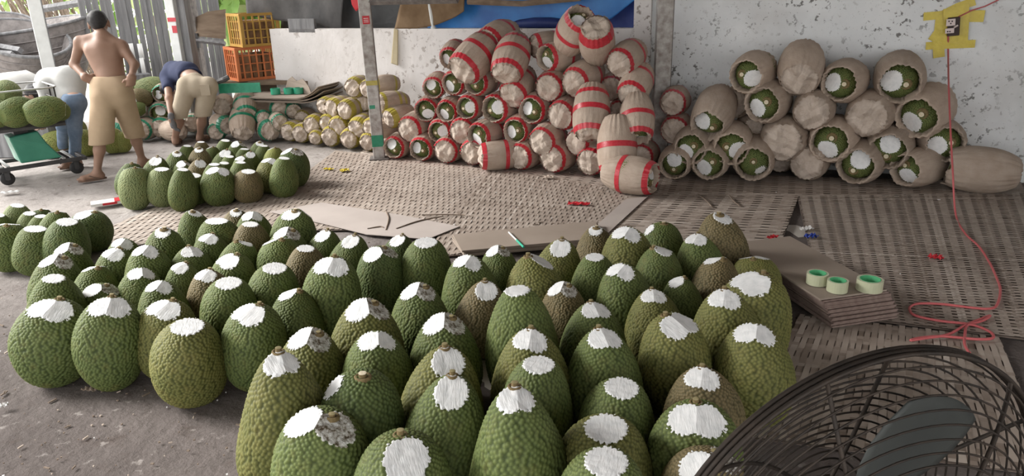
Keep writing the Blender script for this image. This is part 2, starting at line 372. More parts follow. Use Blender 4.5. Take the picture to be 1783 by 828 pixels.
# ------------------------------------------------------------------ posts, beam, pipe
def post(name, px, py, w, d, h, matn, label, rz=0.0, tilt=0.0):
    g = G(px, py); root = empty(name, label, 'post', (g[0], g[1], 0), rz)
    root.rotation_euler = (0, tilt, rz)
    b = MB(); b.box((0, 0, h/2), (w, d, h)); o = b.obj('shaft', [matn], root); bevel(o, .008)
    pl = MB(); pl.box((0, 0, .012), (w*1.7, d*1.8, .024)); pl.obj('base_plate', 'steel_dark', root)
    return root, g
p3, _ = post('steel_post', 661, 277, .125, .11, 3.25, 'steel', 'white flaking steel post with green tape at its foot beside the yellow pile', .12, -.012)
b = MB(); b.box((.064, 0, 1.65), (.006, .1, 3.2)); b.obj('shade_face', 'steel_dark', p3)  # right side painted dark for the shade on it
b = MB(); b.box((0, -.0565, .22), (.127, .003, .13)); b.obj('green_tape_patch', 'tape_green', p3); b = MB(); b.box((-.02, -.057, .6), (.06, .003, .04)); b.obj('green_tape_patch', 'tape_green', p3)
b = MB(); b.box((.005, -.057, 1.52), (.075, .003, .085), rot=rotz(0)); b.obj('red_sticker', 'red_bit', p3)
b = MB(); [b.box((.005, -.059, 1.50+.018*k), (.05, .002, .005)) for k in range(3)]; b.obj('white_print', 'white_print', p3)
b = MB(); b.box((0, -.057, .86), (.126, .003, .05)); b.obj('yellow_tape_patch', 'tape_yellow', p3)
p4, _ = post('steel_post', 1146, 290, .155, .12, 3.25, 'steel', 'grey speckled steel post between the red taped and brown piles', -.05, .004)
b = MB(); b.box((.079, 0, 1.65), (.006, .115, 3.2)); b.obj('shade_face', 'steel_dark', p4)  # dark strip paints the shade on this post's right side
p1, _ = post('white_post', 118, 262, .14, .14, 3.25, 'white_post', 'sunlit white post behind the weighing scale', .5, 0)
b = MB(); b.box((.072, 0, 1.6), (.006, .135, 3.2)); b.obj('shade_face', 'wood_grey', p1)  # grey strip stands in for shade on the unlit side
p2, _ = post('white_post', 339, 236, .13, .16, 3.25, 'white_post', 'white post with grey wooden back in front of the plank fence', -.25, 0)
b = MB(); b.box((.12, .05, 1.6), (.11, .12, 3.2)); b.obj('wooden_backing', 'wood_grey', p2)
b = MB(); b.box((.01, -.083, 2.02), (.10, .003, .10)); b.obj('green_tape_patch', 'tape_green', p2)
b = MB(); b.box((.01, -.083, 1.52), (.125, .003, .05)); b.box((.03, -.083, 1.40), (.07, .003, .09)); b.obj('red_tape_patch', 'tape_red', p2)
# small dark post with a strap bracket beside the crates
g = PZ(338, 70, 10.6); dp = empty('wooden_post', 'dark wooden post with an iron bracket left of the crates', 'post', (g[0], g[1], 0))
b = MB(); b.box((0, 0, 1.6), (.17, .15, 3.2)); b.obj('shaft', 'steel_dark', dp)
b = MB(); b.box((0, -.1, g[2]), (.22, .06, .2)); b.box((-.09, -.13, g[2]+.12), (.08, .05, .04)); b.obj('bracket', 'cart_metal', dp)
b = MB(); b.box((.035, -.14, g[2]-.02), (.05, .03, .16)); b.obj('pale_strap', 'bright_metal', dp)
a, c = onplane(648, 3, p3.location, WN), onplane(790, 0, p3.location, WN)
dv = (c-a)/np.linalg.norm(c-a)
b = MB(); b.tube([a-dv*.1, a+dv*1.02], .035, 4); o = b.obj('roof_beam', 'steel_dark', label='dark steel beam running from the flaking white post above the tarpaulins', cat='beam')
b = MB(); q0 = WALL(755, 50, -.05); q1 = WALL(737, -60, -.05); b.tube([q0, q0*.5+q1*.5, q1], .024, 10); b.tube([q0-(0, 0, .06), q0+(0, 0, .02)], .034, 10)
b.obj('white_pipe', 'white_post', label='thin white pipe standing on the low wall against brown sacking', cat='pipe', smooth=False)

# ------------------------------------------------------------------ sheets hung behind the low wall
def sheet(name, px, matn, label, cat='tarpaulin', off=-.25, nu=46, nv=26, amp=.05, seed=0, scale=3.0, sag=0.0, th=.006, dz=None):
    """px: outline strips, a list of (x_top, y_top, x_bottom, y_bottom) columns"""
    cols = np.array(px, float); ks = np.linspace(0, len(cols)-1, nu); V = []
    r = np.random.default_rng(seed)
    for k in ks:
        i = min(int(k), len(cols)-2); t = k-i; q = cols[i]*(1-t)+cols[i+1]*t
        top, bot = WALL(q[0], q[1], off), WALL(q[2], q[3], off)
        for s in np.linspace(0, 1, nv): V.append(top*(1-s)+bot*s)
    V = np.array(V); d = amp*fbm(V, scale, seed)+amp*.5*fbm(V*np.array([3, 3, .8]), scale, seed+1)
    V[:, :2] += WN[None]*d[:, None]
    f = [(i*nv+j, (i+1)*nv+j, (i+1)*nv+j+1, i*nv+j+1) for i in range(nu-1) for j in range(nv-1)]
    o = link(name, mesh(name, V, f, matn), label=label, cat=cat)
    sm = o.modifiers.new('solid', 'SOLIDIFY'); sm.thickness = th
    return o
sheet('black_tarpaulin', [(500, -60, 492, 50), (600, -60, 600, 60), (770, -60, 770, 62)], 'black_tarp', 'black plastic sheet hanging above the low wall behind the white post', off=-.42, amp=.06, seed=1)
sheet('grey_tarpaulin', [(430, -70, 438, 26), (505, -70, 492, 36), (560, -70, 560, 44), (604, -70, 592, 60)], 'grey_sheet', 'crumpled grey plastic sheet hanging above the crates', off=-.24, amp=.09, seed=2)
sheet('blue_tarpaulin', [(742, -60, 742, 60), (880, -60, 880, 60), (1010, -60, 1010, 46), (1065, -60, 1065, 33), (1118, -60, 1112, -5)], 'blue_tarp', 'bright blue tarpaulin hanging behind the red taped pile', off=-.2, amp=.06, seed=3, scale=2.2)
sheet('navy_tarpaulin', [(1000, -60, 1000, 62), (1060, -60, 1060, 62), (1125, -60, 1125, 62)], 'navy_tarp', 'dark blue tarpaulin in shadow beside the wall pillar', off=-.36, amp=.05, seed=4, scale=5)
b = MB(); q = [WALL(x, y, -.1) for x, y in ((885, 44), (905, 41), (930, 40), (960, 40), (985, 42), (1000, 46))]
rb = np.array([.02, .045, .06, .06, .05, .02]); b.tube(q, rb, 12)
b.obj('rolled_tarpaulin', 'navy_tarp', label='rolled dark blue tarpaulin lying along the top of the low wall', cat='tarpaulin', smooth=True)
sheet('brown_sacking', [(712, -40, 686, 50), (740, -40, 725, 50), (760, -40, 757, 44), (790, -40, 790, 30), (812, -40, 806, 20)], 'brown_cloth', 'brown sacking draped over the low wall beside the white pipe', 'cloth', off=.0, amp=.05, seed=5, nu=30, scale=3)
sheet('yellowed_cloth', [(686, 50, 681, 110), (689, 50, 687, 112), (693, 52, 693, 114)], 'yellow_stain', 'narrow yellowed cloth tail hanging down the low wall', 'cloth', off=.03, amp=.006, nu=8, seed=6)
b = MB(); qa, qb = WALL(815, 3, .05), WALL(1010, 0, .05); b.tube([qa, qa*.5+qb*.5-np.array([0, 0, .03]), qb+np.array([0, 0, .02])], .035, 6)
b.obj('wooden_rail', 'wood_brown', label='brown wooden rail above the blue tarpaulin', cat='rail')
b = MB(); qa, qb = WALL(500, 46, -.02), WALL(553, 43, -.02); qm = (qa+qb)/2
R = np.stack([np.append(WD*-1, 0), np.append(WN, 0), (0, 0, 1)], 1); b.box(qm, (.42, .04, .17), R); b.obj('grey_board', 'wood_grey', label='short grey board standing on the low wall right of the crates', cat='board')
sheet('white_plastic_bag', [(694, -20, 696, 10), (705, -20, 706, 22), (716, -20, 712, 10)], 'pale_cloth', 'small white plastic bag hanging before the black sheet', 'bag', off=-.1, amp=.03, nu=12, nv=10, seed=9)
sheet('red_plastic_bag', [(609, -20, 613, 8), (620, -20, 620, 20), (630, -20, 627, 14)], 'red_bit', 'red plastic bag hanging behind the white flaking post', 'bag', off=-.05, amp=.03, nu=12, nv=10, seed=11)

# ------------------------------------------------------------------ plank fence
FA, FB = PZ(160, 120, 10.6), PZ(398, 120, 11.6)
fd = (FB-FA)[:2]; fl = np.linalg.norm(fd); fd /= fl; fn = np.array([fd[1], -fd[0]])
fe = empty('plank_fence', 'tall fence of grey upright planks with bright gaps behind the shirtless man', 'fence', (FA[0], FA[1], 0), math.atan2(fd[1], fd[0]))
npl = 22; pw = fl/npl
for k in range(npl):
    pm = MB(); r = random.Random(k); w = pw*r.uniform(.84, .965)
    pm.box((0, 0, 1.55), (w, .022+r.uniform(0, .02), 3.1))
    o = pm.obj('plank', 'wood_grey', fe); o.location = ((k+.5)*pw, r.uniform(-.02, .02), 0); o.rotation_euler = (0, r.uniform(-.008, .008), 0)
b = MB(); b.box((fl/2, .05, .5), (fl, .05, .09)); b.box((fl/2, .05, 2.2), (fl, .05, .09)); b.obj('fence_rail', 'wood_grey', fe)
# white glazed panels leaning on the fence
for k, (x0, y0, x1, y1, lab) in enumerate([(216, 76, 236, 101, 'upper left'), (238, 76, 252, 103, 'upper right'), (226, 101, 241, 130, 'lower left'), (242, 101, 255, 130, 'lower right')]):
    q0, q1 = onplane(x0, y0, FA, fn, .14+.05*(k > 1)), onplane(x1, y1, FA, fn, .14+.05*(k > 1))
    w, h = np.linalg.norm((q1-q0)[:2]), q0[2]-q1[2]
    xs = np.linspace(-w/2, w/2, 9); zs = .02*np.cos(xs/w*math.pi)
    v = [(x, -z-t, y) for t in (0, .008) for y in (0, h) for x, z in zip(xs, zs)]
    f = [(i, i+1, 10+i, 9+i) for i in range(8)]+[(18+i, 27+i, 28+i, 19+i) for i in range(8)]+[(0, 9, 27, 18), (8, 26, 35, 17)]+[(i, 18+i, 19+i, i+1) for i in range(8)]+[(9+i, 10+i, 28+i, 27+i) for i in range(8)]
    o = link('curved_sheet', mesh('curved_sheet', v, f, 'white_panel'), label='white curved sheet stacked against the plank fence, '+lab+' of four', cat='sheet', group='white curved sheets against the fence')
    qm = (q0+q1)/2; o.location = (qm[0], qm[1], q1[2]); o.rotation_euler = (0, 0, math.atan2(fd[1], fd[0]))
b = MB(); q0, q1 = onplane(214, 130, FA, fn, .25), onplane(258, 130, FA, fn, .25)
Rf = np.stack([np.append(fd, 0), np.append(-fn, 0), (0, 0, 1)], 1)
b.box(((q0+q1)/2*np.array([1, 1, .5])), (np.linalg.norm(q1-q0)*1.1, .3, q0[2]), Rf); b.obj('wooden_box', 'wood_grey', label='grey wooden box under the white curved sheets, mostly behind the jackfruit pile', cat='box')
# ------------------------------------------------------------------ jackfruit
def rev_profile(k, p, egg, n):
    th = np.linspace(0, math.pi, n); z = k/2*(1-np.cos(th))
    r = .5*np.sin(th)**p*(1-egg*(z/k-.42))
    return z, r/r.max()*.5
SHAPE = {'barrel': (1.42, .80, .10), 'egg': (1.48, .90, .42), 'pear': (1.70, .86, .62)}
def fruit_variant(shape, cuts, stem, seed, NLAT=176, NLON=260, NS=2000):
    k, p, egg = SHAPE[shape]; r = np.random.default_rng(seed)
    zp, rp = rev_profile(k, p, egg, NLAT)
    ph = np.arange(NLON)*2*math.pi/NLON
    Z = np.repeat(zp, NLON); RR = np.repeat(rp, NLON); PH = np.tile(ph, NLAT)
    def lump(z, a): return 1+.035*np.sin(2*a+seed)*np.sin(2.2*z+seed*1.7)+.03*np.sin(3*a+seed*2.1)*np.cos(3.1*z)+.02*np.sin(a*1+z*4+seed)
    bend = r.uniform(.03, .08); ba = r.uniform(0, 6.28)
    def place(z, rad, a):
        q = rad*lump(z, a); s = bend*np.sin(math.pi*z/k)
        return np.stack([q*np.cos(a)+s*math.cos(ba), q*np.sin(a)+s*math.sin(ba), z], 1)
    V = place(Z, RR, PH)
    # spikes on an equal-area spiral over the skin
    zf, rf_ = rev_profile(k, p, egg, 600); ds = np.hypot(np.diff(zf), np.diff(rf_)); A = np.concatenate([[0], np.cumsum(ds*(rf_[1:]+rf_[:-1])*math.pi)])
    u = (np.arange(NS)+.5)/NS*A[-1]; zs = np.interp(u, A, zf); rs = np.interp(u, A, rf_)
    a = np.arange(NS)*2.399963+r.normal(0, .028, NS); S = place(zs+r.normal(0, .0035, NS), rs, a % (2*math.pi))
    cell = math.sqrt(A[-1]/NS)
    D = np.full(len(V), 9.0)
    for i in range(0, len(V), 2500):
        q = V[i:i+2500]; d2 = (q**2).sum(1)[:, None]+(S**2).sum(1)[None]-2*q@S.T
        D[i:i+2500] = np.sqrt(np.maximum(d2.min(1), 0))
    sp = np.clip(1-D/(cell*.66), 0, 1)
    c = np.array([0, 0, k*.5]); n_ = V-c; n_ = n_*np.array([1, 1, .45]); n_ /= np.linalg.norm(n_, axis=1)[:, None]+1e-9
    V = V+n_*(sp**.9*.0195)[:, None]
    V[:, 2] = np.maximum(V[:, 2], .035); V[:, 2] -= .035
    c[2] -= .035
    top = V[:, 2].max()
    which = np.full(len(V), -1); ratio = np.zeros(len(V))
    for ci, (az, tilt, depth, kind) in enumerate(cuts):
        az, tilt = math.radians(az), math.radians(tilt)
        n = np.array([math.sin(tilt)*math.cos(az), math.sin(tilt)*math.sin(az), math.cos(tilt)])
        d = (V@n).max()-depth; dc = d-n@c
        s = ((V-c)@n)/dc
        hit = s > 1
        ratio = np.maximum(ratio, s)
        V[hit] = c+(V[hit]-c)/s[hit][:, None]
        which[hit] = ci
    F_ = []
    idx = np.arange(NLAT*NLON).reshape(NLAT, NLON); nx_ = np.roll(idx, -1, 1)
    quads = np.stack([idx[:-1], nx_[:-1], nx_[1:], idx[1:]], -1).reshape(-1, 4)
    sc = sp*(which < 0)
    rind = mesh('rind_'+shape, V, quads, 'rind', attrs={'spike': sc})
    out = {'rind': rind, 'top': V[:, 2].max(), 'k': k}
    # latex: the cut faces plus a ragged fringe over the nearest spikes
    nz = fbm(V, 11, seed+5)
    frng = ratio > (.990-.010*nz-.008*sp+.004*r.normal(size=len(V)))
    for kind in ('w', 's'):
        ks = [i for i, q in enumerate(cuts) if q[3] == kind]
        if not ks: continue
        if kind == 'w': sel = frng.copy(); other = [i for i, q in enumerate(cuts) if q[3] != 'w']
        inset = np.isin(which, ks)
        # a vertex belongs to the cut that is active there, fringe goes to the nearest plane
        best = np.full(len(V), -1); bs = np.full(len(V), -9.0)
        for ci, (az, tilt, depth, kd) in enumerate(cuts):
            az, tilt = math.radians(az), math.radians(tilt); n = np.array([math.sin(tilt)*math.cos(az), math.sin(tilt)*math.sin(az), math.cos(tilt)])
            d = (V-c)@n-((V[which == ci]-c)@n).max() if (which == ci).any() else np.full(len(V), -9.0)
            m_ = d > bs; best[m_] = ci; bs[m_] = d[m_]
        sel = (inset | (frng & (which < 0) & np.isin(best, ks)))
        qs = quads[sel[quads].sum(1) >= 3]
        used = np.unique(qs); remap = np.full(len(V), -1); remap[used] = np.arange(len(used))
        amp = .006 if kind == 'w' else .014
        off = (.004+amp*np.abs(fbm(V[used], 16 if kind == 'w' else 22, seed+9)))
        pv = V[used]+n_[used]*off[:, None]
        out[kind] = mesh('latex', pv, remap[qs], 'latex' if kind == 'w' else 'stained')
    if stem:
        b = MB(); r2 = stem[0]; bx, by = stem[1], stem[2]
        zt = V[np.argmin(np.hypot(V[:, 0]-bx, V[:, 1]-by)+10*(V[:, 2] < .6*k)), 2]
        b.lathe([(r2*2.3, -.03), (r2*2.1, .004), (r2*1.55, .012), (r2*1.25, -.006), (r2*1.02, .0), (r2*.95, stem[3]*.5), (r2, stem[3])], 14, 0, (bx, by, zt))
        b.lathe([(r2, stem[3]), (r2*.55, stem[3]+.004), (.001, stem[3]+.002)], 14, 1, (bx, by, zt))
        out['stem'] = b.mesh('stem', ['bark', 'stem_end' if r2 > .04 else 'stem_green'], True)
    return out
CUTS = {  # azimuth, tilt, depth, white or stained
    'A': ([(30, 26, .054, 'w'), (-34, 23, .050, 'w')], (.034, -.09, .02, .05)),
    'B': ([(0, 34, .068, 'w')], (.036, -.05, .0, .06)),
    'C': ([(20, 4, .060, 'w')], None),
    'R': ([(-44, 28, .054, 'w'), (52, 34, .044, 'w')], None),
    'S': ([(-42, 30, .064, 'w'), (75, 32, .054, 's')], (.036, -.04, .10, .03)),
    'T': ([(-62, 42, .026, 'w')], (.046, .02, .06, .045)),
    'W': ([(0, 27, .075, 'w')], (.058, -.13, .0, .035)),
    'K': ([(0, 24, .045, 'w'), (150, 40, .035, 'w')], (.045, .02, .0, .05)),
}
class Variants(dict):     # each shape and cut is built once, when first asked for
    def __missing__(s, key):
        cn, sh = key; i = list(CUTS).index(cn); j = ['barrel', 'egg', 'pear'].index(sh)
        s[key] = fruit_variant(sh, CUTS[cn][0], CUTS[cn][1], 11*i+j+1); return s[key]
VAR = Variants()
HUE = {'g': ((.086, .113, .036), 'green'), 'o': ((.114, .119, .037), 'olive'), 'b': ((.128, .106, .053), 'brownish'), 'd': ((.068, .094, .032), 'dark green'), 'y': ((.185, .205, .060), 'yellow-green'), 'm': ((.140, .170, .075), 'pale green')}
CAPW = {'A': 'white slanted cap', 'B': 'large white oval cut', 'C': 'flat white cap', 'R': 'ridged white cap', 'S': 'half-stained white cap', 'T': 'small cut, bare stem', 'W': 'large white cut', 'K': 'white cap around stem', 'N': 'cap turned away'}
def add_fruit(v, D, sz, loc, rot, hue, name='jackfruit', parent=None, label=None, cat=None, group=None, jit=0):
    var = VAR[v]; h = np.array(HUE[hue][0])*(1+np.array([.05, .05, .05])*jit)
    if parent is None: o = link(name, var['rind'], None, loc, label, cat, group)
    else: o = link(name, var['rind'], parent, loc)
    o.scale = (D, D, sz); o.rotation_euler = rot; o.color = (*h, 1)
    if 'w' in var: link('latex_cap', var['w'], o)
    if 's' in var: s_ = link('stained_cap', var['s'], o); s_['label'] = 'brown-stained grey latex facet'
    if 'stem' in var: link('stem', var['stem'], o)
    return o
def solve(x, yt, w, kH, yb=None):
    x0 = x; r = _solve(x, yt, w, kH, yb)
    for _ in range(3): x += x0-proj((r[0][0], r[0][1], r[2]*.5))[0]; r = _solve(x, yt, w, kH, yb)
    return r
def _solve(x, yt, w, kH, yb=None):
    """ground point, diameter and height of a standing fruit from its outline in the photograph"""
    if yb is not None:
        g = G(x, yb-.13*w); zc = proj((g[0], g[1], .2))[2]; D = w*zc/F
        lo, hi = .1, 1.2
        for _ in range(40):
            mid = (lo+hi)/2
            if proj((g[0], g[1]+.12*D, mid))[1] > yt: lo = mid
            else: hi = mid
        return g, D, lo
    zc = 4.0
    for _ in range(60):
        D = w*zc/F; H = kH*D; q = G(x, yt, H); dh = q[:2]/np.linalg.norm(q[:2]); g = np.array([*(q[:2]-dh*.14*D), 0])
        zc = .5*zc+.5*proj((g[0], g[1], H*.5))[2]
    return g, D, H
FR = []      # collected, then pushed apart, then built
def rowdef(cluster, rowname, items): 
    for i, it in enumerate(sorted(items, key=lambda q: q['x'])):
        it = dict(it); it.update(cluster=cluster, row=rowname, idx=i, n=len(items)); FR.append(it)
def J(x, yt, w, hue, cap, face=0, shape='egg', kH=1.36, yb=None, extra=None): return dict(x=x, yt=yt, w=w, hue=hue, cap=cap, face=face, shape=shape, kH=kH, yb=yb, extra=extra)
Lc, Rc = 'left big group', 'big fan-side group'
rowdef(Lc, 'front row', [J(80, 517, 122, 'g', 'A', 30, 'barrel', yb=675), J(180, 515, 110, 'g', 'A', 10, 'barrel', yb=682), J(284, 519, 102, 'o', 'A', 40, 'barrel', yb=664), J(328, 556, 121, 'o', 'C', 10, 'barrel', yb=711), J(442, 525, 108, 'g', 'A', 50, 'barrel', 1.42)])
rowdef(Lc, 'second row', [J(100, 477, 98, 'g', 'C', 30), J(165, 491, 78, 'g', 'S', 20, 'barrel'), J(275, 486, 92, 'g', 'R', 30), J(398, 483, 96, 'g', 'C', 20, 'barrel'), J(512, 497, 96, 'g', 'A', 110, 'egg')])
rowdef(Lc, 'third row', [J(90, 440, 90, 'g', 'S', 40), J(164, 458, 80, 'g', 'A', 150), J(237, 463, 86, 'g', 'R', 0), J(360, 466, 86, 'b', 'A', 30), J(475, 458, 90, 'g', 'C', 10, 'barrel'), J(577, 443, 100, 'g', 'A', 15, 'barrel', 1.55)])
rowdef(Lc, 'fourth row', [J(117, 420, 76, 'g', 'S', 30), J(186, 427, 86, 'g', 'A', 40), J(258, 424, 90, 'g', 'R', 30), J(313, 453, 74, 'g', 'A', 50), J(408, 438, 80, 'g', 'A', 60, 'barrel'), J(525, 426, 84, 'b', 'C', 10), J(660, 425, 82, 'd', 'S', 0, 'barrel', 1.5)])
rowdef(Lc, 'fifth row', [J(207, 411, 72, 'g', 'R', 30), J(282, 391, 82, 'g', 'K', 30), J(322, 426, 80, 'g', 'A', -20), J(411, 416, 78, 'g', 'A', -120), J(487, 410, 80, 'g', 'A', 150, 'barrel'), J(610, 407, 74, 'g', 'B', 30), J(744, 414, 88, 'g', 'C', 20, 'barrel', 1.4)])
rowdef(Lc, 'sixth row', [J(363, 379, 84, 'g', 'C', 170, 'barrel'), J(354, 405, 76, 'g', 'A', 30), J(430, 386, 76, 'b', 'C', 10), J(494, 392, 78, 'g', 'S', 30), J(567, 399, 68, 'g', 'B', 40), J(694, 407, 66, 'd', 'B', 40)])
rowdef(Lc, 'back row', [J(332, 365, 62, 'g', 'K', -40), J(407, 361, 62, 'b', 'K', 20), J(440, 365, 70, 'g', 'R', 10), J(508, 361, 78, 'g', 'K', 40, 'barrel', 1.4)])
rowdef(Rc, 'nearest row', [J(541, 706, 168, 'g', 'S', 45, 'barrel', 1.35), J(695, 750, 178, 'g', 'B', -12, 'barrel', 1.3), J(1050, 785, 165, 'g', 'C', 10, 'barrel', 1.3), J(1226, 776, 152, 'b', 'S', -20, 'barrel', 1.3)])
rowdef(Rc, 'second row', [J(476, 605, 160, 'o', 'A', -15, 'pear', 1.68), J(630, 636, 152, 'd', 'T', 30, 'barrel', 1.4), J(780, 650, 146, 'g', 'B', 2, 'egg', 1.45), J(893, 670, 176, 'g', 'A', -12, 'pear', 1.6), J(1066, 726, 168, 'o', 'C', 0, 'barrel', 1.3), J(1216, 690, 160, 'g', 'A', -10, 'barrel', 1.2)])
rowdef(Rc, 'third row', [J(535, 563, 124, 'o', 'S', 35), J(653, 573, 130, 'g', 'R', 0), J(772, 600, 144, 'o', 'B', -12), J(933, 627, 124, 'g', 'C', 20, 'barrel', 1.6), J(1078, 660, 132, 'g', 'C', 0, 'barrel', 1.4), J(1228, 632, 136, 'b', 'A', -5)])
rowdef(Rc, 'fourth row', [J(773, 541, 124, 'g', 'S', 20), J(917, 566, 134, 'o', 'A', 0, 'egg', 1.5), J(1052, 568, 132, 'g', 'A', -30, 'egg', 1.5), J(1177, 540, 124, 'o', 'A', -60, 'barrel', 1.5), J(1308, 557, 138, 'o', 'R', 0, 'egg', yb=738)])
rowdef(Rc, 'fifth row', [J(628, 513, 126, 'o', 'S', 10), J(842, 487, 98, 'b', 'B', -10), J(908, 499, 126, 'g', 'C', 60, 'egg', 1.75), J(1031, 524, 114, 'g', 'A', -30), J(1141, 503, 100, 'o', 'A', -15), J(1270, 499, 124, 'o', 'A', -5, 'egg', 1.5), J(1322, 471, 128, 'o', 'A', 40, 'barrel', yb=655)])
rowdef(Rc, 'sixth row', [J(731, 488, 104, 'g', 'S', 30), J(931, 439, 108, 'o', 'B', -95), J(983, 487, 88, 'b', 'S', 30), J(1085, 454, 106, 'g', 'R', 30), J(1188, 479, 80, 'g', 'A', 70), J(1247, 441, 90, 'b', 'A', 120), J(1318, 442, 84, 'o', 'A', 180, 'barrel', 1.2)])
rowdef(Rc, 'seventh row', [J(812, 440, 104, 'g', 'R', 25), J(869, 425, 72, 'g', 'S', 20), J(976, 412, 88, 'o', 'B', 5), J(1035, 440, 90, 'g', 'C', 30), J(1148, 424, 92, 'g', 'A', -100), J(1218, 406, 86, 'g', 'A', 10), J(1250, 367, 94, 'b', 'K', -40, 'egg', 1.5)])
rowdef(Rc, 'back row', [J(1036, 391, 76, 'b', 'K', 20), J(1092, 390, 104, 'o', 'R', 20), J(1157, 385, 78, 'g', 'T', 10, 'barrel')])
Mg = 'middle group'
rowdef(Mg, 'front row', [J(228, 288, 54, 'm', 'A', 170, 'barrel', yb=369), J(280, 292, 52, 'm', 'C', 20, 'barrel', yb=365), J(331, 302, 56, 'g', 'C', 20, 'barrel', yb=363), J(384, 289, 58, 'g', 'R', 20, 'barrel', yb=358), J(432, 295, 51, 'b', 'C', 10, 'barrel', yb=354), J(467, 274, 58, 'o', 'R', 30, 'egg', yb=342)])
rowdef(Mg, 'second row', [J(224, 280, 50, 'd', 'A', 180), J(274, 271, 50, 'g', 'B', 20), J(321, 292, 50, 'g', 'C', 10), J(363, 284, 50, 'g', 'C', 20), J(412, 281, 48, 'g', 'C', 0), J(489, 273, 50, 'g', 'C', -10)])
rowdef(Mg, 'third row', [J(315, 278, 44, 'g', 'S', -10), J(345, 276, 46, 'b', 'B', -20), J(384, 281, 42, 'g', 'C', 10), J(400, 270, 40, 'g', 'C', 20), J(418, 271, 42, 'g', 'A', 40), J(508, 257, 54, 'd', 'S', 40, 'barrel', 1.25)])
rowdef(Mg, 'fourth row', [J(304, 261, 48, 'g', 'K', 10), J(346, 256, 46, 'b', 'K', 20), J(388, 259, 46, 'g', 'B', 20), J(435, 263, 38, 'g', 'B', 0), J(478, 254, 42, 'y', 'A', 150)])
rowdef(Mg, 'back row', [J(322, 252, 36, 'g', 'C', 10), J(349, 246, 34, 'b', 'C', 10), J(370, 253, 36, 'g', 'A', 150), J(386, 242, 40, 'g', 'C', 0), J(411, 244, 42, 'g', 'S', 0), J(420, 258, 40, 'g', 'C', 0), J(445, 245, 42, 'g', 'K', 10), J(458, 252, 38, 'g', 'C', -10)])
Eg = 'left edge group'
rowdef(Eg, 'front row', [J(4, 386, 76, 'g', 'A', 170, 'barrel', yb=478), J(53, 393, 76, 'g', 'C', 170, 'barrel', yb=483), J(107, 380, 72, 'd', 'C', 30, 'barrel'), J(147, 365, 74, 'd', 'A', 100, 'barrel', yb=446)])
rowdef(Eg, 'second row', [J(8, 371, 50, 'g', 'C', 0), J(46, 367, 52, 'm', 'C', 10), J(68, 372, 52, 'g', 'C', 170), J(101, 362, 62, 'g', 'A', 180)])
rowdef(Eg, 'back row', [J(16, 354, 58, 'm', 'C', 10), J(60, 360, 50, 'd', 'A', 180)])
for q in FR:
    q['p'], q['D'], q['H'] = solve(q['x'], q['yt'], q['w'], q['kH'], q['yb'])
# let neighbours just touch: push overlapping pairs apart a little, mostly in depth
P2 = np.array([q['p'][:2] for q in FR]); P0 = P2.copy(); Ds = np.array([q['D'] for q in FR])
for it in range(160):
    d = P2[:, None]-P2[None]; dist = np.hypot(d[..., 0], d[..., 1])+np.eye(len(FR))*9
    need = (Ds[:, None]+Ds[None])/2*.86-dist
    mv = np.where(need > 0, need, 0)[..., None]*d/dist[..., None]*.25
    mv[..., 0] *= .12
    P2 = P2+mv.sum(1)+(P0-P2)*.05
print('max shift', np.abs(P2-P0).max(), 'mean', np.abs(P2-P0).mean())
for q, p2 in zip(FR, P2):
    # a fruit pushed back or forward keeps its outline: rescale with distance
    z0 = proj((*q['p'][:2], .2))[2]; z1 = proj((*p2, .2))[2]
    D = q['D']*(.5+.5*z1/z0); H = q['H']
    lo, hi = H*.75, H*1.3
    for _ in range(30):
        mid = (lo+hi)/2
        if proj((p2[0], p2[1]+.12*D, mid))[1] > q['yt']: lo = mid
        else: hi = mid
    H = lo
    v = (q['cap'], q['shape'])
    base = math.atan2(-p2[1], -p2[0]); rz = base-math.radians(q['face'])
    r = random.Random(int(q['x']*7+q['yt']))
    hidden = abs(q['face']) > 105 and q['cap'] in 'AB'
    capw = CAPW['N'] if hidden else CAPW[q['cap']]
    i, n = q['idx'], q['n']
    pos = 'leftmost' if i == 0 else ('rightmost' if i == n-1 else ORD[i+1]+' from left')
    lab = f"{HUE[q['hue']][1]} jackfruit, {capw}, {pos}, {q['row']} of {q['cluster']}"
    add_fruit(v, D, H/VAR[v]['top'], (p2[0], p2[1], 0), tuple((Matrix.Rotation(.75*(1000-q['x'])/3800+r.uniform(-.05, .05), 3, 'Y') @ Matrix.Rotation(r.uniform(-.05, .05), 3, 'X') @ Matrix.Rotation(rz, 3, 'Z')).to_euler()), q['hue'], label=lab, cat='jackfruit', group='jackfruit of the '+q['cluster'], jit=r.uniform(-1.6, 1.6))
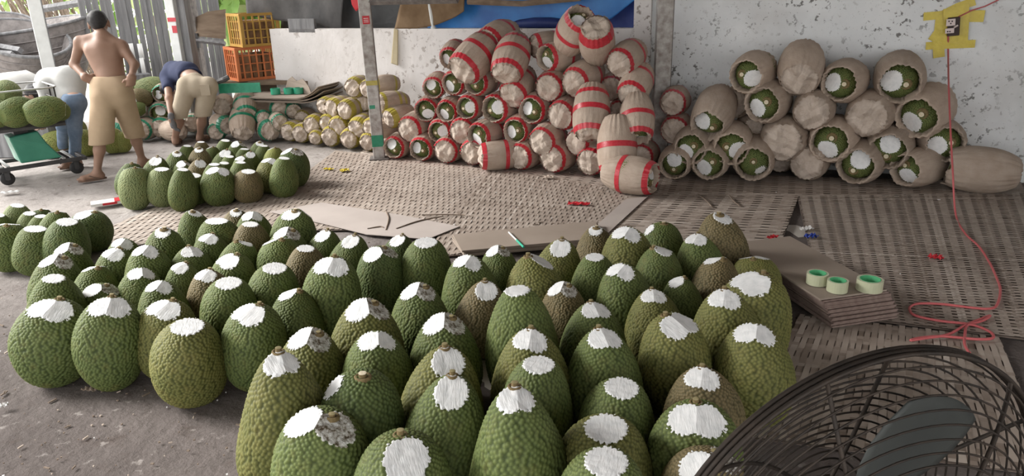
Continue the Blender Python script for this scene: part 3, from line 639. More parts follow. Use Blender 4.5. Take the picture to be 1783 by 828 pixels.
# ------------------------------------------------------------------ jackfruit wrapped in kraft paper, stacked in piles
WL = 1.5      # length of a wrapped fruit in diameters; axis +Z points out of the stem end
def wrap_radius(z, a, seed, op):
    t = np.clip(np.abs(z)/(WL/2), 0, 1)
    e = np.where(z > 0, .36 if op else .34, .40)
    r = .5*(1-e*t**2.4)
    pl = np.clip((t-.12)/.88, 0, 1)**1.1
    r = r*(1+pl*(.055*np.abs(np.sin(9*a+seed+.6*np.sin(2*a)))+.034*np.sin(23*a+2*seed+np.sin(3*a))-.03)+.022*np.sin(2*a+seed)*np.cos(2*z)+.012*np.sin(5*a+3*z+seed))
    return r
CR = {}
def wrap_variant(seed, op):
    q = np.random.default_rng(seed+40); CR[seed] = [(math.cos(t), math.sin(t), f_, q.uniform(0, 2), a_) for t, f_, a_ in ((q.uniform(0, 3), 3.2, .10), (q.uniform(0, 3), 4.5, .08), (q.uniform(0, 3), 6.5, .055), (q.uniform(0, 3), 9, .035))]
    r = np.random.default_rng(seed); NA, NZ = 88, 34
    zs = np.linspace(-WL/2, WL/2*.84, NZ); a = np.arange(NA)*2*math.pi/NA
    V, f = [], []
    for i, z in enumerate(zs):
        rr = wrap_radius(np.full(NA, z), a, seed, op); zz = np.full(NA, z)
        if i == NZ-1: zz = zz+.03*np.sin(5*a+seed)+.025*np.sin(9*a+2*seed)+r.normal(0, .012, NA)
        V.append(np.stack([rr*np.cos(a), rr*np.sin(a), zz], 1))
    def ring(i, j): return [(i*NA+q, i*NA+(q+1) % NA, j*NA+(q+1) % NA, j*NA+q) for q in range(NA)]
    for i in range(NZ-1): f += ring(i, i+1)
    n = NZ
    # gathered back end
    for k, (s, dz) in enumerate(((.72, -.035), (.4, -.05), (.05, -.03))):
        rr = wrap_radius(np.full(NA, -WL/2), a, seed, op)*s*(1+.05*np.sin(17*a+seed)); V.append(np.stack([rr*np.cos(a), rr*np.sin(a), np.full(NA, -WL/2+dz)+.012*np.sin(11*a)], 1))
        f += [q[::-1] for q in ring(0 if k == 0 else n-1, n)]; n += 1
    if op:   # inside of the rim
        last = V[NZ-1]
        for s, dz in ((.955, -.004), (.93, -.16), (.90, -.34)):
            V.append(last*np.array([s, s, 1])+np.array([0, 0, dz])); f += ring(NZ-1 if n == NZ+3 else n-1, n); n += 1
    paper = mesh('paper_wrap', np.concatenate(V), f, 'paper')
    out = {'paper': paper, 'op': op}
    if not op:   # folded, crumpled end pushed into the rim
        NR = 12; V = []; f = []
        z1 = WL/2*.80
        for i in range(NR+1):
            s = 1-i/NR
            rr = wrap_radius(np.full(NA, z1), a, seed, op)*.985*s
            x, y = rr*np.cos(a), rr*np.sin(a)
            fold = sum(am*np.abs(((x*dx+y*dy)*fq+ph) % 2-1) for dx, dy, fq, ph, am in CR[seed])
            dome = (.10*(1-s**2))-.02
            V.append(np.stack([x, y, z1+dome+(fold-.12)*(1-s**6)*min(1, s*3)], 1))
        for i in range(NR): f += ring(i, i+1)
        me = mesh('paper_end', np.concatenate(V), f, 'paper_end', smooth=False)
        out['end'] = me
    # tape bands follow the same pleats
    out['bands'] = {}
    for bn, z0, z1 in (('front', WL/2*.62, WL/2*.80), ('rim', WL/2*.64, WL/2*.832), ('mid', -.08, .06), ('back', -WL/2*.72, -WL/2*.55), ('third', -.25, -.12), ('wide', WL/2*.42, WL/2*.80)):
        V = []; f = []
        g = np.linspace(z0, z1, 6)
        sk = .02*np.sin(a+seed)
        for z in list(g): rr = wrap_radius(z+sk, a, seed, op)+.007; V.append(np.stack([rr*np.cos(a), rr*np.sin(a), z+sk], 1))
        for i in range(len(g)-1): f += ring(i, i+1)
        out['bands'][bn] = (np.concatenate(V), f)
    return out
WV = {('o', k): wrap_variant(3+k, True) for k in range(3)}
WV.update({('c', k): wrap_variant(13+k, False) for k in range(3)})
_bm = {}
def band_mesh(key, bn, tp):
    k = (key, bn, tp)
    if k not in _bm: v, f = WV[key]['bands'][bn]; _bm[k] = mesh('tape_band', v, f, tp)
    return _bm[k]
WR = []
def add_wrap(center, axis, D, typ, tape_m, bands, spin, label, group, cap='B', k=0, L=1.0, hue='g'):
    key = (typ, k % 3); v = WV[key]
    R = frame_of(axis); cs, sn = math.cos(spin), math.sin(spin)
    root = link('wrapped_jackfruit', v['paper'], None, None, label, 'jackfruit', group)
    mw = Matrix(R.tolist()).to_4x4() @ Matrix.Rotation(spin, 4, 'Z')
    mw.translation = Vector(center); root.matrix_world = mw; root.scale = (D, D, D*L)
    for bn in bands: link('tape_band', band_mesh(key, bn, tape_m), root)
    if typ == 'c': link('paper_end', v['end'], root)
    else:
        fv = ('W' if cap == 'B' else cap, 'barrel'); var = VAR[fv]; s = .86
        fr = add_fruit(fv, s, WL*.84/var['top'], (0, 0, -WL/2+.085), (0, 0, 0), hue, 'fruit', root)
    WR.append(root); return root
def view_axis(p, yaw, pitch):
    az = math.atan2(p[0], p[1]); y = math.radians(yaw)+az; pt = math.radians(pitch)
    return np.array([-math.sin(y)*math.cos(pt), -math.cos(y)*math.cos(pt), -math.sin(pt)])
def pile(items, base, lean, off, sc, name, tape_m, bands, group, rmul=1.0):
    """items: end (or body) centre in a zoomed crop, radius, type, yaw, pitch, extras"""
    a, b = G(*base[0]), G(*base[1]); d = (b-a)[:2]/np.linalg.norm((b-a)[:2]); n = np.array([d[1], -d[0]]); 
    if n[1] > 0: n = -n
    ln = math.tan(math.radians(lean))
    n3 = np.array([n[0], n[1], ln])      # face plane: (p-a).n3 = 0 leans back with height
    for it in items:
        ex, ey, rr, typ, yaw, pitch = it[:6]; ex_ = it[6] if len(it) > 6 else {}
        px, py, rpx = off[0]+ex/sc, off[1]+ey/sc, rr/sc*rmul
        dr = ray(px, py); t = ((a-CAM)@n3)/(dr@n3)
        p = CAM+dr*t
        zc = proj(p)[2]+ex_.get('push', 0); p = PZ(px, py, zc); D = 2*rpx*zc/F
        ax = view_axis(p, yaw, pitch); L = ex_.get('L', 1.0)
        c = p if ex_.get('body') else p-ax*D*WL*L*.40
        lowest = c[2]-D*.46*math.sqrt(max(0, 1-ax[2]**2))-abs(ax[2])*D*WL*L*.42
        if lowest < 0.015: c[2] += .015-lowest
        add_wrap(c, ax, D, typ, tape_m, ex_.get('bands', bands), math.radians(ex_.get('spin', int(ex*3+ey*7) % 360)), ex_['lab'], group, ex_.get('cap', 'B'), ex_.get('k', int(ex+ey)), L, ex_.get('hue', 'g'))
def rows(pname, rowlist, paper='red-taped'):
    out = []
    for rn, its in rowlist:
        for i, it in enumerate(sorted(its, key=lambda q: q[0])):
            it = list(it); ex = dict(it[6]) if len(it) > 6 else {}
            if 'lab' not in ex:
                pos = 'leftmost' if i == 0 else ('rightmost' if i == len(its)-1 else ORD[i+1]+' from left')
                what = {'o': 'open end', 'c': 'crumpled end'}[it[3]] if not ex.get('what') else ex['what']
                ex['lab'] = f"{paper} paper-wrapped jackfruit, {what}, {pos} in {rn} of {pname}"
            if len(it) > 6: it[6] = ex
            else: it.append(ex)
            out.append(it)
    return out
B = dict
# red-taped pile: crop origin (640,0), 2.365 px per px
red = rows('its pile', [
 ('bottom row', [(107, 640, 47, 'o', 26, 0), (217, 650, 50, 'o', 22, 2), (318, 648, 52, 'c', 22, 0), (430, 665, 54, 'c', 18, 4), (545, 645, 56, 'c', 78, 0, B(body=1, what='seen from its side')), (622, 665, 55, 'c', 32, 0), (758, 688, 60, 'c', 28, 2), (912, 688, 60, 'c', 22, 4)]),
 ('second row from bottom', [(168, 535, 54, 'c', 28, 4), (292, 545, 50, 'o', 20, 2), (385, 543, 54, 'c', 15, 0), (452, 560, 56, 'o', 36, 0, B(push=-.1)), (605, 540, 56, 'o', 22, 0), (712, 585, 60, 'c', 26, 2, B(push=-.08)), (857, 588, 55, 'c', 35, 0)]),
 ('third row from bottom', [(237, 455, 50, 'o', 18, 0), (322, 460, 48, 'o', 24, 2), (405, 445, 50, 'o', 26, 0), (517, 450, 60, 'o', 30, 0), (672, 455, 60, 'o', 24, 2), (792, 478, 62, 'c', 26, 4), (1040, 470, 55, 'c', 10, 0, B(push=.3, what='half hidden'))]),
 ('fourth row from bottom', [(267, 365, 46, 'o', 18, 8), (347, 345, 50, 'o', 22, 2), (441, 340, 56, 'o', 30, 0), (595, 395, 62, 'c', 22, 22), (742, 362, 60, 'c', 20, 4), (850, 345, 64, 'c', 30, 12), (1002, 365, 52, 'c', 5, 0, B(push=.3, what='half hidden')), (1082, 395, 62, 'c', 18, 28)]),
 ('fifth row from bottom', [(337, 243, 48, 'o', 20, 14), (445, 235, 72, 'c', 42, 28, B(body=1, what='three-banded barrel', bands=['front', 'mid', 'back'])), (592, 240, 68, 'c', 20, 38, B(body=1, what='steep barrel', bands=['front', 'mid', 'back'])), (733, 238, 58, 'o', 44, 0), (1035, 265, 62, 'c', 26, 14)]),
])
red += [[540, 155, 62, 'c', 35, 10, B(body=1, push=.35, lab='red-taped paper-wrapped jackfruit behind the tallest barrel, highest at the back')],
 [850, 130, 66, 'o', -28, -42, B(body=1, lab='red-taped paper-wrapped jackfruit tilted with its open end up, against the blue tarpaulin', bands=['rim', 'mid'])],
 [945, 170, 66, 'c', 4, -42, B(body=1, lab='red-taped paper-wrapped jackfruit on top, crumpled end facing up', bands=['wide'])],
 [745, 185, 50, 'c', 60, 0, B(body=1, push=.35, lab='red-taped wrapped jackfruit mostly hidden under the tilted open one')],
 [922, 465, 70, 'c', 4, 58, B(body=1, push=-.12, lab='red-taped barrel-shaped wrapped jackfruit standing upright, three bands, middle of pile', bands=['front', 'mid', 'back'])],
 [1110, 490, 64, 'o', -3, 48, B(body=1, push=-.1, lab='red-taped wrapped jackfruit leaning head-down by the grey post, open end low', bands=['rim', 'mid'])],
 [1028, 605, 74, 'c', -4, 66, B(body=1, push=-.25, lab='red-taped wrapped jackfruit upright with two bands, behind the fallen one', bands=['front', 'mid'])],
 [1085, 730, 70, 'o', -68, 2, B(body=1, push=-.42, lab='red-taped wrapped jackfruit fallen sideways before the pile, white cut showing', bands=['rim', 'third'])],
 [1255, 425, 55, 'c', 10, 0, B(push=.35, lab='red-taped wrapped jackfruit in shadow just right of the grey post, upper')],
 [1262, 540, 58, 'c', 10, 0, B(push=.35, lab='red-taped wrapped jackfruit in shadow just right of the grey post, lower')],
 [1125, 645, 50, 'c', 15, 0, B(push=.35, lab='red-taped wrapped jackfruit in shadow behind the foot of the grey post')]]
pile(red, ((684, 280), (1030, 312)), 11, (640, 0), 2.365, 'red', 'tape_red', ['rim', 'third'], 'red-taped wrapped jackfruit', 1.12)
# brown pile without coloured tape: crop origin (1130,0), 2.237
brown = rows('its pile', [
 ('bottom row', [(95, 692, 64, 'o', 6, 0), (228, 705, 72, 'o', 4, 2), (400, 705, 80, 'o', 0, 4, B(cap='T')), (612, 672, 74, 'c', 8, 0, B(push=.12)), (800, 695, 84, 'o', 10, 2), (992, 695, 76, 'o', 32, 0)]),
 ('second row from bottom', [(160, 580, 72, 'o', 6, 0), (320, 580, 78, 'o', 2, 4), (520, 553, 88, 'c', 4, 0, B(push=.06)), (703, 558, 88, 'o', 8, 0), (930, 590, 84, 'o', 4, 2), (1155, 562, 84, 'o', -12, 0)]),
 ('third row from bottom', [(228, 490, 80, 'o', 14, 24), (440, 408, 82, 'o', 14, 2), (635, 437, 78, 'c', 4, 0), (850, 458, 88, 'c', 6, 2), (1042, 460, 96, 'o', 14, 8)]),
 ('top row', [(377, 298, 78, 'o', 18, 4), (585, 310, 84, 'c', 2, 22), (740, 325, 82, 'o', 12, 0), (978, 325, 94, 'o', -3, 6)]),
], 'brown')
brown += [[1275, 708, 84, 'o', 82, -2, B(body=1, L=.98, lab='brown paper-wrapped jackfruit lying sideways at the end of the pile')],
 [330, 405, 60, 'c', 10, 0, B(push=.35, lab='brown paper-wrapped jackfruit half hidden behind the head-down one')],
 [405, 505, 52, 'c', -10, 0, B(push=.35, lab='brown paper-wrapped jackfruit in the dark gap deep in the pile')],
 [505, 660, 62, 'c', 6, 0, B(push=.4, lab='brown paper-wrapped jackfruit in shadow behind the bottom row')]]
pile(brown, ((1172, 318), (1690, 335)), 7, (1130, 0), 2.237, 'brown', 'paper', [], 'brown paper-wrapped jackfruit', 1.05)
# yellow-taped pile: crop origin (490,120), 4.87
yel = rows('its pile', [
 ('bottom row', [(60, 585, 82, 'c', 34, 0), (160, 596, 80, 'c', 24, 0), (288, 642, 62, 'c', 22, 0), (412, 632, 84, 'c', 22, 0), (570, 645, 84, 'c', 22, 0), (728, 652, 76, 'c', 20, 0)]),
 ('second row from bottom', [(250, 482, 84, 'c', 28, 0), (378, 462, 74, 'c', 25, 0), (472, 490, 84, 'c', 20, 0), (635, 510, 90, 'c', 28, 8), (752, 500, 80, 'c', 20, 0)]),
 ('third row from bottom', [(352, 315, 74, 'c', 36, 0), (420, 335, 82, 'c', 40, 2), (530, 352, 86, 'c', 38, 0), (690, 290, 74, 'c', 30, 0, B(push=.25, what='half hidden'))]),
], 'yellow-taped')
yel += [[600, 160, 86, 'c', 30, 0, B(lab='yellow-taped paper-wrapped jackfruit on top of its pile, round crumpled end')],
 [715, 170, 76, 'c', 34, 0, B(lab='yellow-taped paper-wrapped jackfruit on top, crossing behind the white post')],
 [880, 130, 74, 'c', 70, 0, B(body=1, push=.3, bands=['back', 'front'], lab='paper-wrapped jackfruit lying on top, just right of the white post')],
 [940, 282, 88, 'c', 62, -4, B(body=1, bands=['front', 'third', 'back'], lab='yellow-taped paper-wrapped jackfruit lying sideways right of the white post, upper')],
 [995, 395, 86, 'c', 52, 8, B(body=1, bands=['wide'], lab='yellow-taped paper-wrapped jackfruit lying sideways right of the post, lower')],
 [905, 495, 82, 'c', 60, 0, B(body=1, bands=['back'], lab='paper-wrapped jackfruit low behind the white post beside the red pile')],
 [950, 615, 60, 'c', 40, 0, B(body=1, push=.2, bands=['back'], lab='brown wrapped jackfruit on the floor between post and red pile')],
 [175, 425, 74, 'c', 20, 0, B(push=.35, bands=['front'], lab='shadowed wrapped jackfruit under the cardboard sheets beside the yellow pile')]]
pile(yel, ((505, 250), (650, 268)), 18, (490, 120), 4.87, 'yellow', 'tape_yellow', ['wide', 'mid', 'back'], 'yellow-taped wrapped jackfruit', 1.08)
# green-taped pile behind the bending man, full-frame pixels
def GP(x, y, r, t, yaw, pitch, lab, **k): return [x, y, r, t, yaw, pitch, dict(k, lab=lab)]
gt = 'green-taped paper-wrapped jackfruit'
green = [GP(427, 183, 20, 'c', 0, 34, gt+' with two bands, steep, under the crates', body=1, bands=['front', 'mid']),
 GP(397, 219, 18, 'c', -24, 4, gt+" beside the bending man's shorts, one wide band", bands=['wide']),
 GP(425, 232, 22, 'c', 6, 36, gt+' below the steep two-banded one', body=1, bands=['mid', 'back']),
 GP(472, 236, 20, 'c', -10, 2, gt+' in the bottom row beside the yellow pile', bands=['wide']),
 GP(488, 214, 17, 'c', -10, 0, gt+' in the second row beside the yellow pile', bands=['front', 'mid']),
 GP(460, 207, 15, 'c', -5, 0, gt+' squeezed in the middle of the pile', bands=['wide']),
 GP(487, 190, 17, 'c', -8, 0, gt+' in shadow under the cardboard sheets', push=.15),
 GP(386, 186, 19, 'c', 10, 0, 'plain paper-wrapped jackfruit behind the khaki shorts', bands=['back']),
 GP(512, 194, 16, 'c', -10, 0, gt+' darkest, deep under the cardboard sheets', push=.25),
 GP(378, 243, 16, 'c', 10, 0, gt+" low on the floor beside the bending man's foot"),
 GP(280, 164, 18, 'o', 14, 0, gt+" open end up against the navy shirt's sleeve", bands=['rim']),
 GP(250, 190, 17, 'c', 16, 0, gt+' beside the tan shorts, upper', bands=['front', 'mid']),
 GP(277, 199, 20, 'o', 10, 2, gt+" open with a big white cut, beside the bending man's arm", bands=['rim']),
 GP(256, 222, 20, 'c', 30, 0, gt+' lying between the two men', body=1, bands=['mid', 'front']),
 GP(280, 230, 19, 'c', 12, 0, gt+" low beside the bending man's glove", bands=['wide']),
 GP(334, 216, 17, 'c', 4, 0, gt+" seen between the bending man's legs", bands=['front', 'mid']),
 GP(222, 258, 17, 'c', 40, 30, gt+" leaning on the floor behind the tan shorts", body=1, bands=['wide']),
 GP(305, 250, 18, 'c', -30, 0, "plain paper-wrapped jackfruit at the bending man's glove", body=1, bands=[]),
 GP(414, 202, 15, 'c', 4, 0, gt+' hidden in the dark behind the steep one', push=.3)]
pile(green, ((250, 244), (480, 250)), 24, (0, 0), 1.0, 'green', 'tape_green', ['wide', 'back'], 'green-taped wrapped jackfruit')
# loose green fruit around the yard side of the pile
def loose(x, yt, w, hue, lab, kH=1.05, cap='A', face=180, shape='barrel', zbase=0.0, ang=None, zc=None):
    if zc is None: g, D, H = solve(x, yt, w, kH)
    else:
        p = PZ(x, yt+w*.5, zc); D = w*zc/F; g = np.array([p[0], p[1], p[2]-D*.5]); H = D*kH
    v = (cap, shape); rz = math.atan2(-g[1], -g[0])-math.radians(face)
    rot = (0, 0, rz)
    o = add_fruit(v, D, H/VAR[v]['top'], (g[0], g[1], g[2]), rot, hue, label=lab, cat='jackfruit', group='loose green jackfruit')
    if ang is not None:   # lying down: tip about its middle
        R = Matrix.Rotation(math.radians(ang[0]), 4, 'Z') @ Matrix.Rotation(math.radians(ang[1]), 4, 'Y')
        o.matrix_world = Matrix.Translation(Vector((g[0], g[1], g[2]+D*.47))) @ R @ Matrix.Translation(Vector((0, 0, -H/2))) @ Matrix.Diagonal((D, D, H/VAR[v]['top'], 1))
    return o
loose(147, 224, 40, 'y', "pale yellow-green jackfruit behind the standing man's left leg", 1.15)
loose(196, 222, 36, 'y', "yellow-green jackfruit seen between the standing man's legs", 1.2)
loose(212, 228, 30, 'y', "small bright jackfruit right of the standing man's shorts", 1.2)
loose(98, 224, 46, 'y', 'yellow-green jackfruit on the ground behind the jeans leg', 1.0, ang=(20, 80))
loose(66, 218, 36, 'y', 'yellow-green jackfruit on the ground behind the green scale, upper', 1.0)
loose(80, 222, 30, 'm', 'pale jackfruit tucked behind the scale housing', 1.2)
loose(135, 206, 28, 'o', 'olive jackfruit on the ground between jeans and tan shorts', 1.3)
loose(266, 131, 42, 'm', "pale green jackfruit lying on the pile by the navy sleeve", 1.3, ang=(10, 85), zc=10.0)
loose(238, 138, 30, 'g', "green jackfruit on the pile beside the standing man's elbow", 1.3, ang=(60, 80), zc=10.1)
loose(245, 152, 32, 'b', "brownish jackfruit with an orange cut on the pile", 1.2, cap='B', face=20, ang=(-110, 75), zc=9.8)
loose(237, 176, 26, 'g', "green jackfruit low on the pile behind the tan shorts", 1.3, ang=(30, 80), zc=9.7)
# ------------------------------------------------------------------ people: each body one continuous surface grown round a skeleton
def surface(prims, h, k=.03, planes=(), wrinkle=None, pad=.05):
    """prims: (p0, p1, r0, r1) tapered capsules, smoothly united; planes: (point, normal) keep the side the normal leaves"""
    P = np.array([[*p[0], *p[1]] for p in prims]); rm = max(max(p[2], p[3]) for p in prims)
    lo = np.minimum(P[:, :3], P[:, 3:]).min(0)-rm-pad; hi = np.maximum(P[:, :3], P[:, 3:]).max(0)+rm+pad
    n = np.ceil((hi-lo)/h).astype(int)+1
    vol = np.full(n, .5, np.float32)
    ax = [lo[i]+h*np.arange(n[i]) for i in range(3)]
    for p0, p1, r0, r1, *kk in prims:
        kq = kk[0] if kk else k
        p0, p1 = np.array(p0, float), np.array(p1, float); m_ = max(r0, r1)+kq*2+.03
        a = np.maximum(((np.minimum(p0, p1)-m_-lo)/h).astype(int), 0); b = np.minimum(((np.maximum(p0, p1)+m_-lo)/h).astype(int)+2, n)
        X, Y, Z = np.meshgrid(*[ax[i][a[i]:b[i]] for i in range(3)], indexing='ij')
        d = p1-p0; L2 = d@d+1e-12
        t = np.clip(((X-p0[0])*d[0]+(Y-p0[1])*d[1]+(Z-p0[2])*d[2])/L2, 0, 1)
        q = np.sqrt((X-p0[0]-t*d[0])**2+(Y-p0[1]-t*d[1])**2+(Z-p0[2]-t*d[2])**2)-(r0+(r1-r0)*t)
        s = vol[a[0]:b[0], a[1]:b[1], a[2]:b[2]]
        hh = np.clip(.5+.5*(s-q)/kq, 0, 1)
        s[...] = (s*(1-hh)+q*hh-kq*hh*(1-hh))
    X, Y, Z = np.meshgrid(*ax, indexing='ij')
    if wrinkle:
        amp, sc, sd = wrinkle; vol += (amp*fbm(np.stack([X.ravel(), Y.ravel(), Z.ravel()], 1), sc, sd, 2)).reshape(vol.shape).astype(np.float32)
    for pt, nn in planes:
        nn = np.array(nn, float); nn /= np.linalg.norm(nn)
        vol = np.maximum(vol, -((X-pt[0])*nn[0]+(Y-pt[1])*nn[1]+(Z-pt[2])*nn[2]))
    return nets(vol, lo, h)
def nets(vol, lo, h):
    ins = vol < 0; nx, ny, nz = vol.shape
    acc = np.zeros((nx-1, ny-1, nz-1, 3)); cnt = np.zeros((nx-1, ny-1, nz-1))
    cor = [(i, j, k) for i in (0, 1) for j in (0, 1) for k in (0, 1)]
    sl = lambda c: vol[c[0]:nx-1+c[0], c[1]:ny-1+c[1], c[2]:nz-1+c[2]]
    for a in cor:
        for ax in range(3):
            if a[ax]: continue
            b = list(a); b[ax] = 1; va, vb = sl(a), sl(b); m = (va < 0) != (vb < 0)
            t = np.where(m, va/np.where(m, va-vb, 1), 0)
            for q in range(3): acc[..., q] += np.where(m, (a[q]+(t if q == ax else 0)), 0)
            cnt += m
    act = cnt > 0; idx = np.full(act.shape, -1); idx[act] = np.arange(act.sum())
    g = np.stack(np.nonzero(act), 1); V = lo+h*(g+acc[act]/cnt[act][:, None])
    Fs = []
    for ax in range(3):
        u, w = (ax+1) % 3, (ax+2) % 3
        s0 = [slice(None)]*3; s1 = [slice(None)]*3; s0[ax] = slice(0, -1); s1[ax] = slice(1, None)
        ch = ins[tuple(s0)] != ins[tuple(s1)]; e = np.stack(np.nonzero(ch), 1)
        ok = (e[:, u] > 0) & (e[:, w] > 0) & (e[:, u] < vol.shape[u]-1) & (e[:, w] < vol.shape[w]-1); e = e[ok]
        fl = ins[tuple(e.T)]
        def at(du, dw): q = e.copy(); q[:, u] -= du; q[:, w] -= dw; return idx[tuple(q.T)]
        Q = np.stack([at(0, 0), at(1, 0), at(1, 1), at(0, 1)], 1); Q[~fl] = Q[~fl][:, ::-1]; Fs.append(Q)
    return V, np.concatenate(Fs)
def hand(w, d, up, s=1.0, curl=.5, side=1):
    """palm and five fingers from wrist w along d; up = back-of-hand normal"""
    w = np.array(w, float); d = np.array(d, float); d /= np.linalg.norm(d); up = np.array(up, float); up -= d*(up@d); up /= np.linalg.norm(up); sd = np.cross(d, up)*side
    pr = [(w, w+d*.075*s, .026*s, .030*s), (w+sd*.02*s, w+d*.08*s+sd*.026*s, .019*s, .016*s), (w-sd*.02*s, w+d*.08*s-sd*.026*s, .019*s, .016*s)]
    for k, (o, l) in enumerate(((.033, .070), (.011, .082), (-.011, .076), (-.032, .058))):
        b = w+d*.082*s+sd*o*s; c1 = b+(d-up*curl*.5)*l*.5*s; c2 = c1+(d*.6-up*curl*1.3)*l*.5*s
        pr += [(b-d*.02*s, c1, .0105*s, .0095*s, .006), (c1, c2, .0095*s, .008*s, .006)]
    t0 = w+d*.025*s+sd*.025*s; t1 = t0+(d*.5+sd*.8-up*.3)*.045*s; t2 = t1+(d*.85+sd*.2-up*.4)*.04*s
    return pr+[(t0, t1, .015*s, .012*s, .01), (t1, t2, .012*s, .009*s, .006)]
def person(label, loc): return empty('person', label, 'person', loc)
def skinpart(name, root, vf, m, **kw):
    V, f = vf; o = link(name, mesh(name, V-np.array(root.location), f, m), root, **kw); return o
V3 = np.array
def head_prims(c, face, up, s=1.0):
    """skull, jaw, nose, brow, ears"""
    c, face, up = V3(c), V3(face)/np.linalg.norm(face), V3(up)/np.linalg.norm(up); sd = np.cross(face, up)
    return [(c+up*.03*s-face*.018*s, c+up*.03*s+face*.015*s, .084*s, .080*s), (c+face*.03*s-up*.03*s, c+face*.052*s-up*.075*s, .060*s, .036*s),
            (c+face*.088*s+up*.012*s, c+face*.108*s-up*.022*s, .010*s, .015*s, .012), (c+face*.085*s-up*.055*s-sd*.016*s, c+face*.085*s-up*.055*s+sd*.016*s, .010*s, .010*s, .01),
            (c+sd*.084*s+up*.02*s, c+sd*.090*s-up*.03*s, .017*s, .011*s, .008), (c-sd*.084*s+up*.02*s, c-sd*.090*s-up*.03*s, .017*s, .011*s, .008)], sd
def face_bits(root, c, face, up, sd, s=1.0):
    c = V3(c); face = V3(face)/np.linalg.norm(face); up = V3(up)/np.linalg.norm(up)
    for k in (-1, 1):
        b = MB(); p = c+face*.083*s+up*.012*s+sd*k*.033*s-V3(root.location); b.lathe([(.001, -.011), (.009, -.006), (.0115, 0), (.009, .006), (.001, .011)], 10, 0, p); b.obj('eye', 'eye', root, True)
# --- the shirtless man seen from behind
FL = G(172, 313); zcm = proj((FL[0], FL[1], .8))[2]
Q = lambda x, y, dz=0.0: PZ(x, y, zcm+dz)
pel, wai, che, nek, hd = Q(196, 158, .05), Q(192, 128, .03), Q(179, 88, .0), Q(178, 61, .0), Q(172, 42, .03)
sL, sR = Q(140, 73, .0), Q(212, 80, .04); eL, eR = Q(129, 112, .06), Q(234, 112, .02); wL, wR = Q(148, 134, -.04), Q(229, 134, -.10)
hL, hR = Q(180, 168, .02), Q(213, 168, .1); kL, kR = Q(172, 236, -.03), Q(234, 228, .22)
aL = V3([FL[0], FL[1], .085]); kL = (hL+aL)/2*V3([1, 1, 0])+V3([0, .03, .50])
aR = G(250, 292); aR = V3([aR[0], aR[1], .10]); kR = (hR*.5+aR*.5); kR[2] = .50
man = person('shirtless man in tan shorts and flip-flops seen from behind, walking', (FL[0], FL[1], 0))
fdir = V3([-.25, .95, -.12]); hp, sd = head_prims(hd, fdir, (-.1, .15, 1), 1.05)
X = V3([.97, .15, 0])
body = [(wai, che, .105, .115), (wai-X*.055, che-X*.085, .085, .095), (wai+X*.055, che+X*.085, .085, .095), (che, nek*.6+che*.4, .11, .085),
        (sL, sR, .058, .058), (che*.35+sL*.65, che, .07, .09), (che*.35+sR*.65, che, .07, .09), (nek*.3+sL*.7, nek, .05, .055), (nek*.3+sR*.7, nek, .05, .055), (nek-V3([0, 0, .05]), hd-V3([0, -.01, .03]), .056, .052),
        (pel-X*.06, pel+X*.06, .12, .12), (wai, pel, .10, .12), (hL, kL, .085, .055), (kL, kL*.55+aL*.45, .052, .054), (kL*.55+aL*.45, aL, .052, .034),
        (hR, kR, .085, .055), (kR, kR*.55+aR*.45, .052, .054), (kR*.55+aR*.45, aR, .052, .034),
        (sL, eL, .055, .040), (eL, wL, .041, .027), (sR, eR, .055, .040), (eR, wR, .041, .027)]
def foot(a, d, s=1.0, z=0.022):
    d = V3([*d, 0.0]); d /= np.linalg.norm(d); sdv = V3([-d[1], d[0], 0]); a = V3(a)
    heel = V3([a[0], a[1], z+.02])-d*.03; ball = V3([a[0], a[1], z+.012])+d*.14
    pr = [(a, heel, .034, .032), (a-V3([0, 0, .02]), ball, .036, .024), (heel, ball, .028, .024), (ball-sdv*.022, ball+sdv*.022, .022, .020)]
    for k in range(5): o = (k-2)*.0155; t = ball+sdv*o+d*(.035-abs(k-1.2)*.006); pr.append((ball+sdv*o*.9, t+d*.02, .0115, .0095, .006))
    return pr
dL = V3([-.62, -.45]); dR = V3([.45, .75])
body += foot(aL, dL)+foot(aR, dR)+hand(wL, V3([.55, .25, -.45]), (-.3, -.9, .2), 1, .7, -1)+hand(wR, V3([-.35, .3, -.75]), (.6, -.6, .2), 1, .8, 1)+hp
skinpart('body', man, surface(body, .0085, .035), 'skin')
skinpart('hair', man, surface([(hd+V3([0, 0, .045])-fdir*.025, hd+V3([0, 0, .035])+fdir*.012, .094, .090), (hd-fdir*.055+V3([0, 0, -.005]), hd-fdir*.05+V3([0, 0, .03]), .062, .07)], .010, .02, wrinkle=(.004, 90, 3)), 'hair')
face_bits(man, hd, fdir, (-.1, .15, 1), sd, 1.05)
hemL, hemR = Q(168, 256), kR+V3([0, 0, -.02])
sh = [(pel-X*.07+V3([0, 0, .02]), pel+X*.07+V3([0, 0, .02]), .135, .135), (wai*.45+pel*.55-X*.05, wai*.45+pel*.55+X*.05, .118, .118), (hL, kL+V3([-.01, 0, -.02]), .12, .115), (kL+V3([-.01, 0, 0]), kL+(kL-hL)*.4, .115, .12), (hR, kR, .12, .105), (kR, kR+(kR-hR)*.35, .105, .105), (hL, hR, .12, .12)]
skinpart('shorts', man, surface(sh, .011, .025, planes=[((0, 0, kL[2]-.13), (0, 0, 1)), (wai*.45+pel*.55+V3([0, 0, .075]), (0, 0, -1))], wrinkle=(.010, 16, 5)), 'tan_cloth')
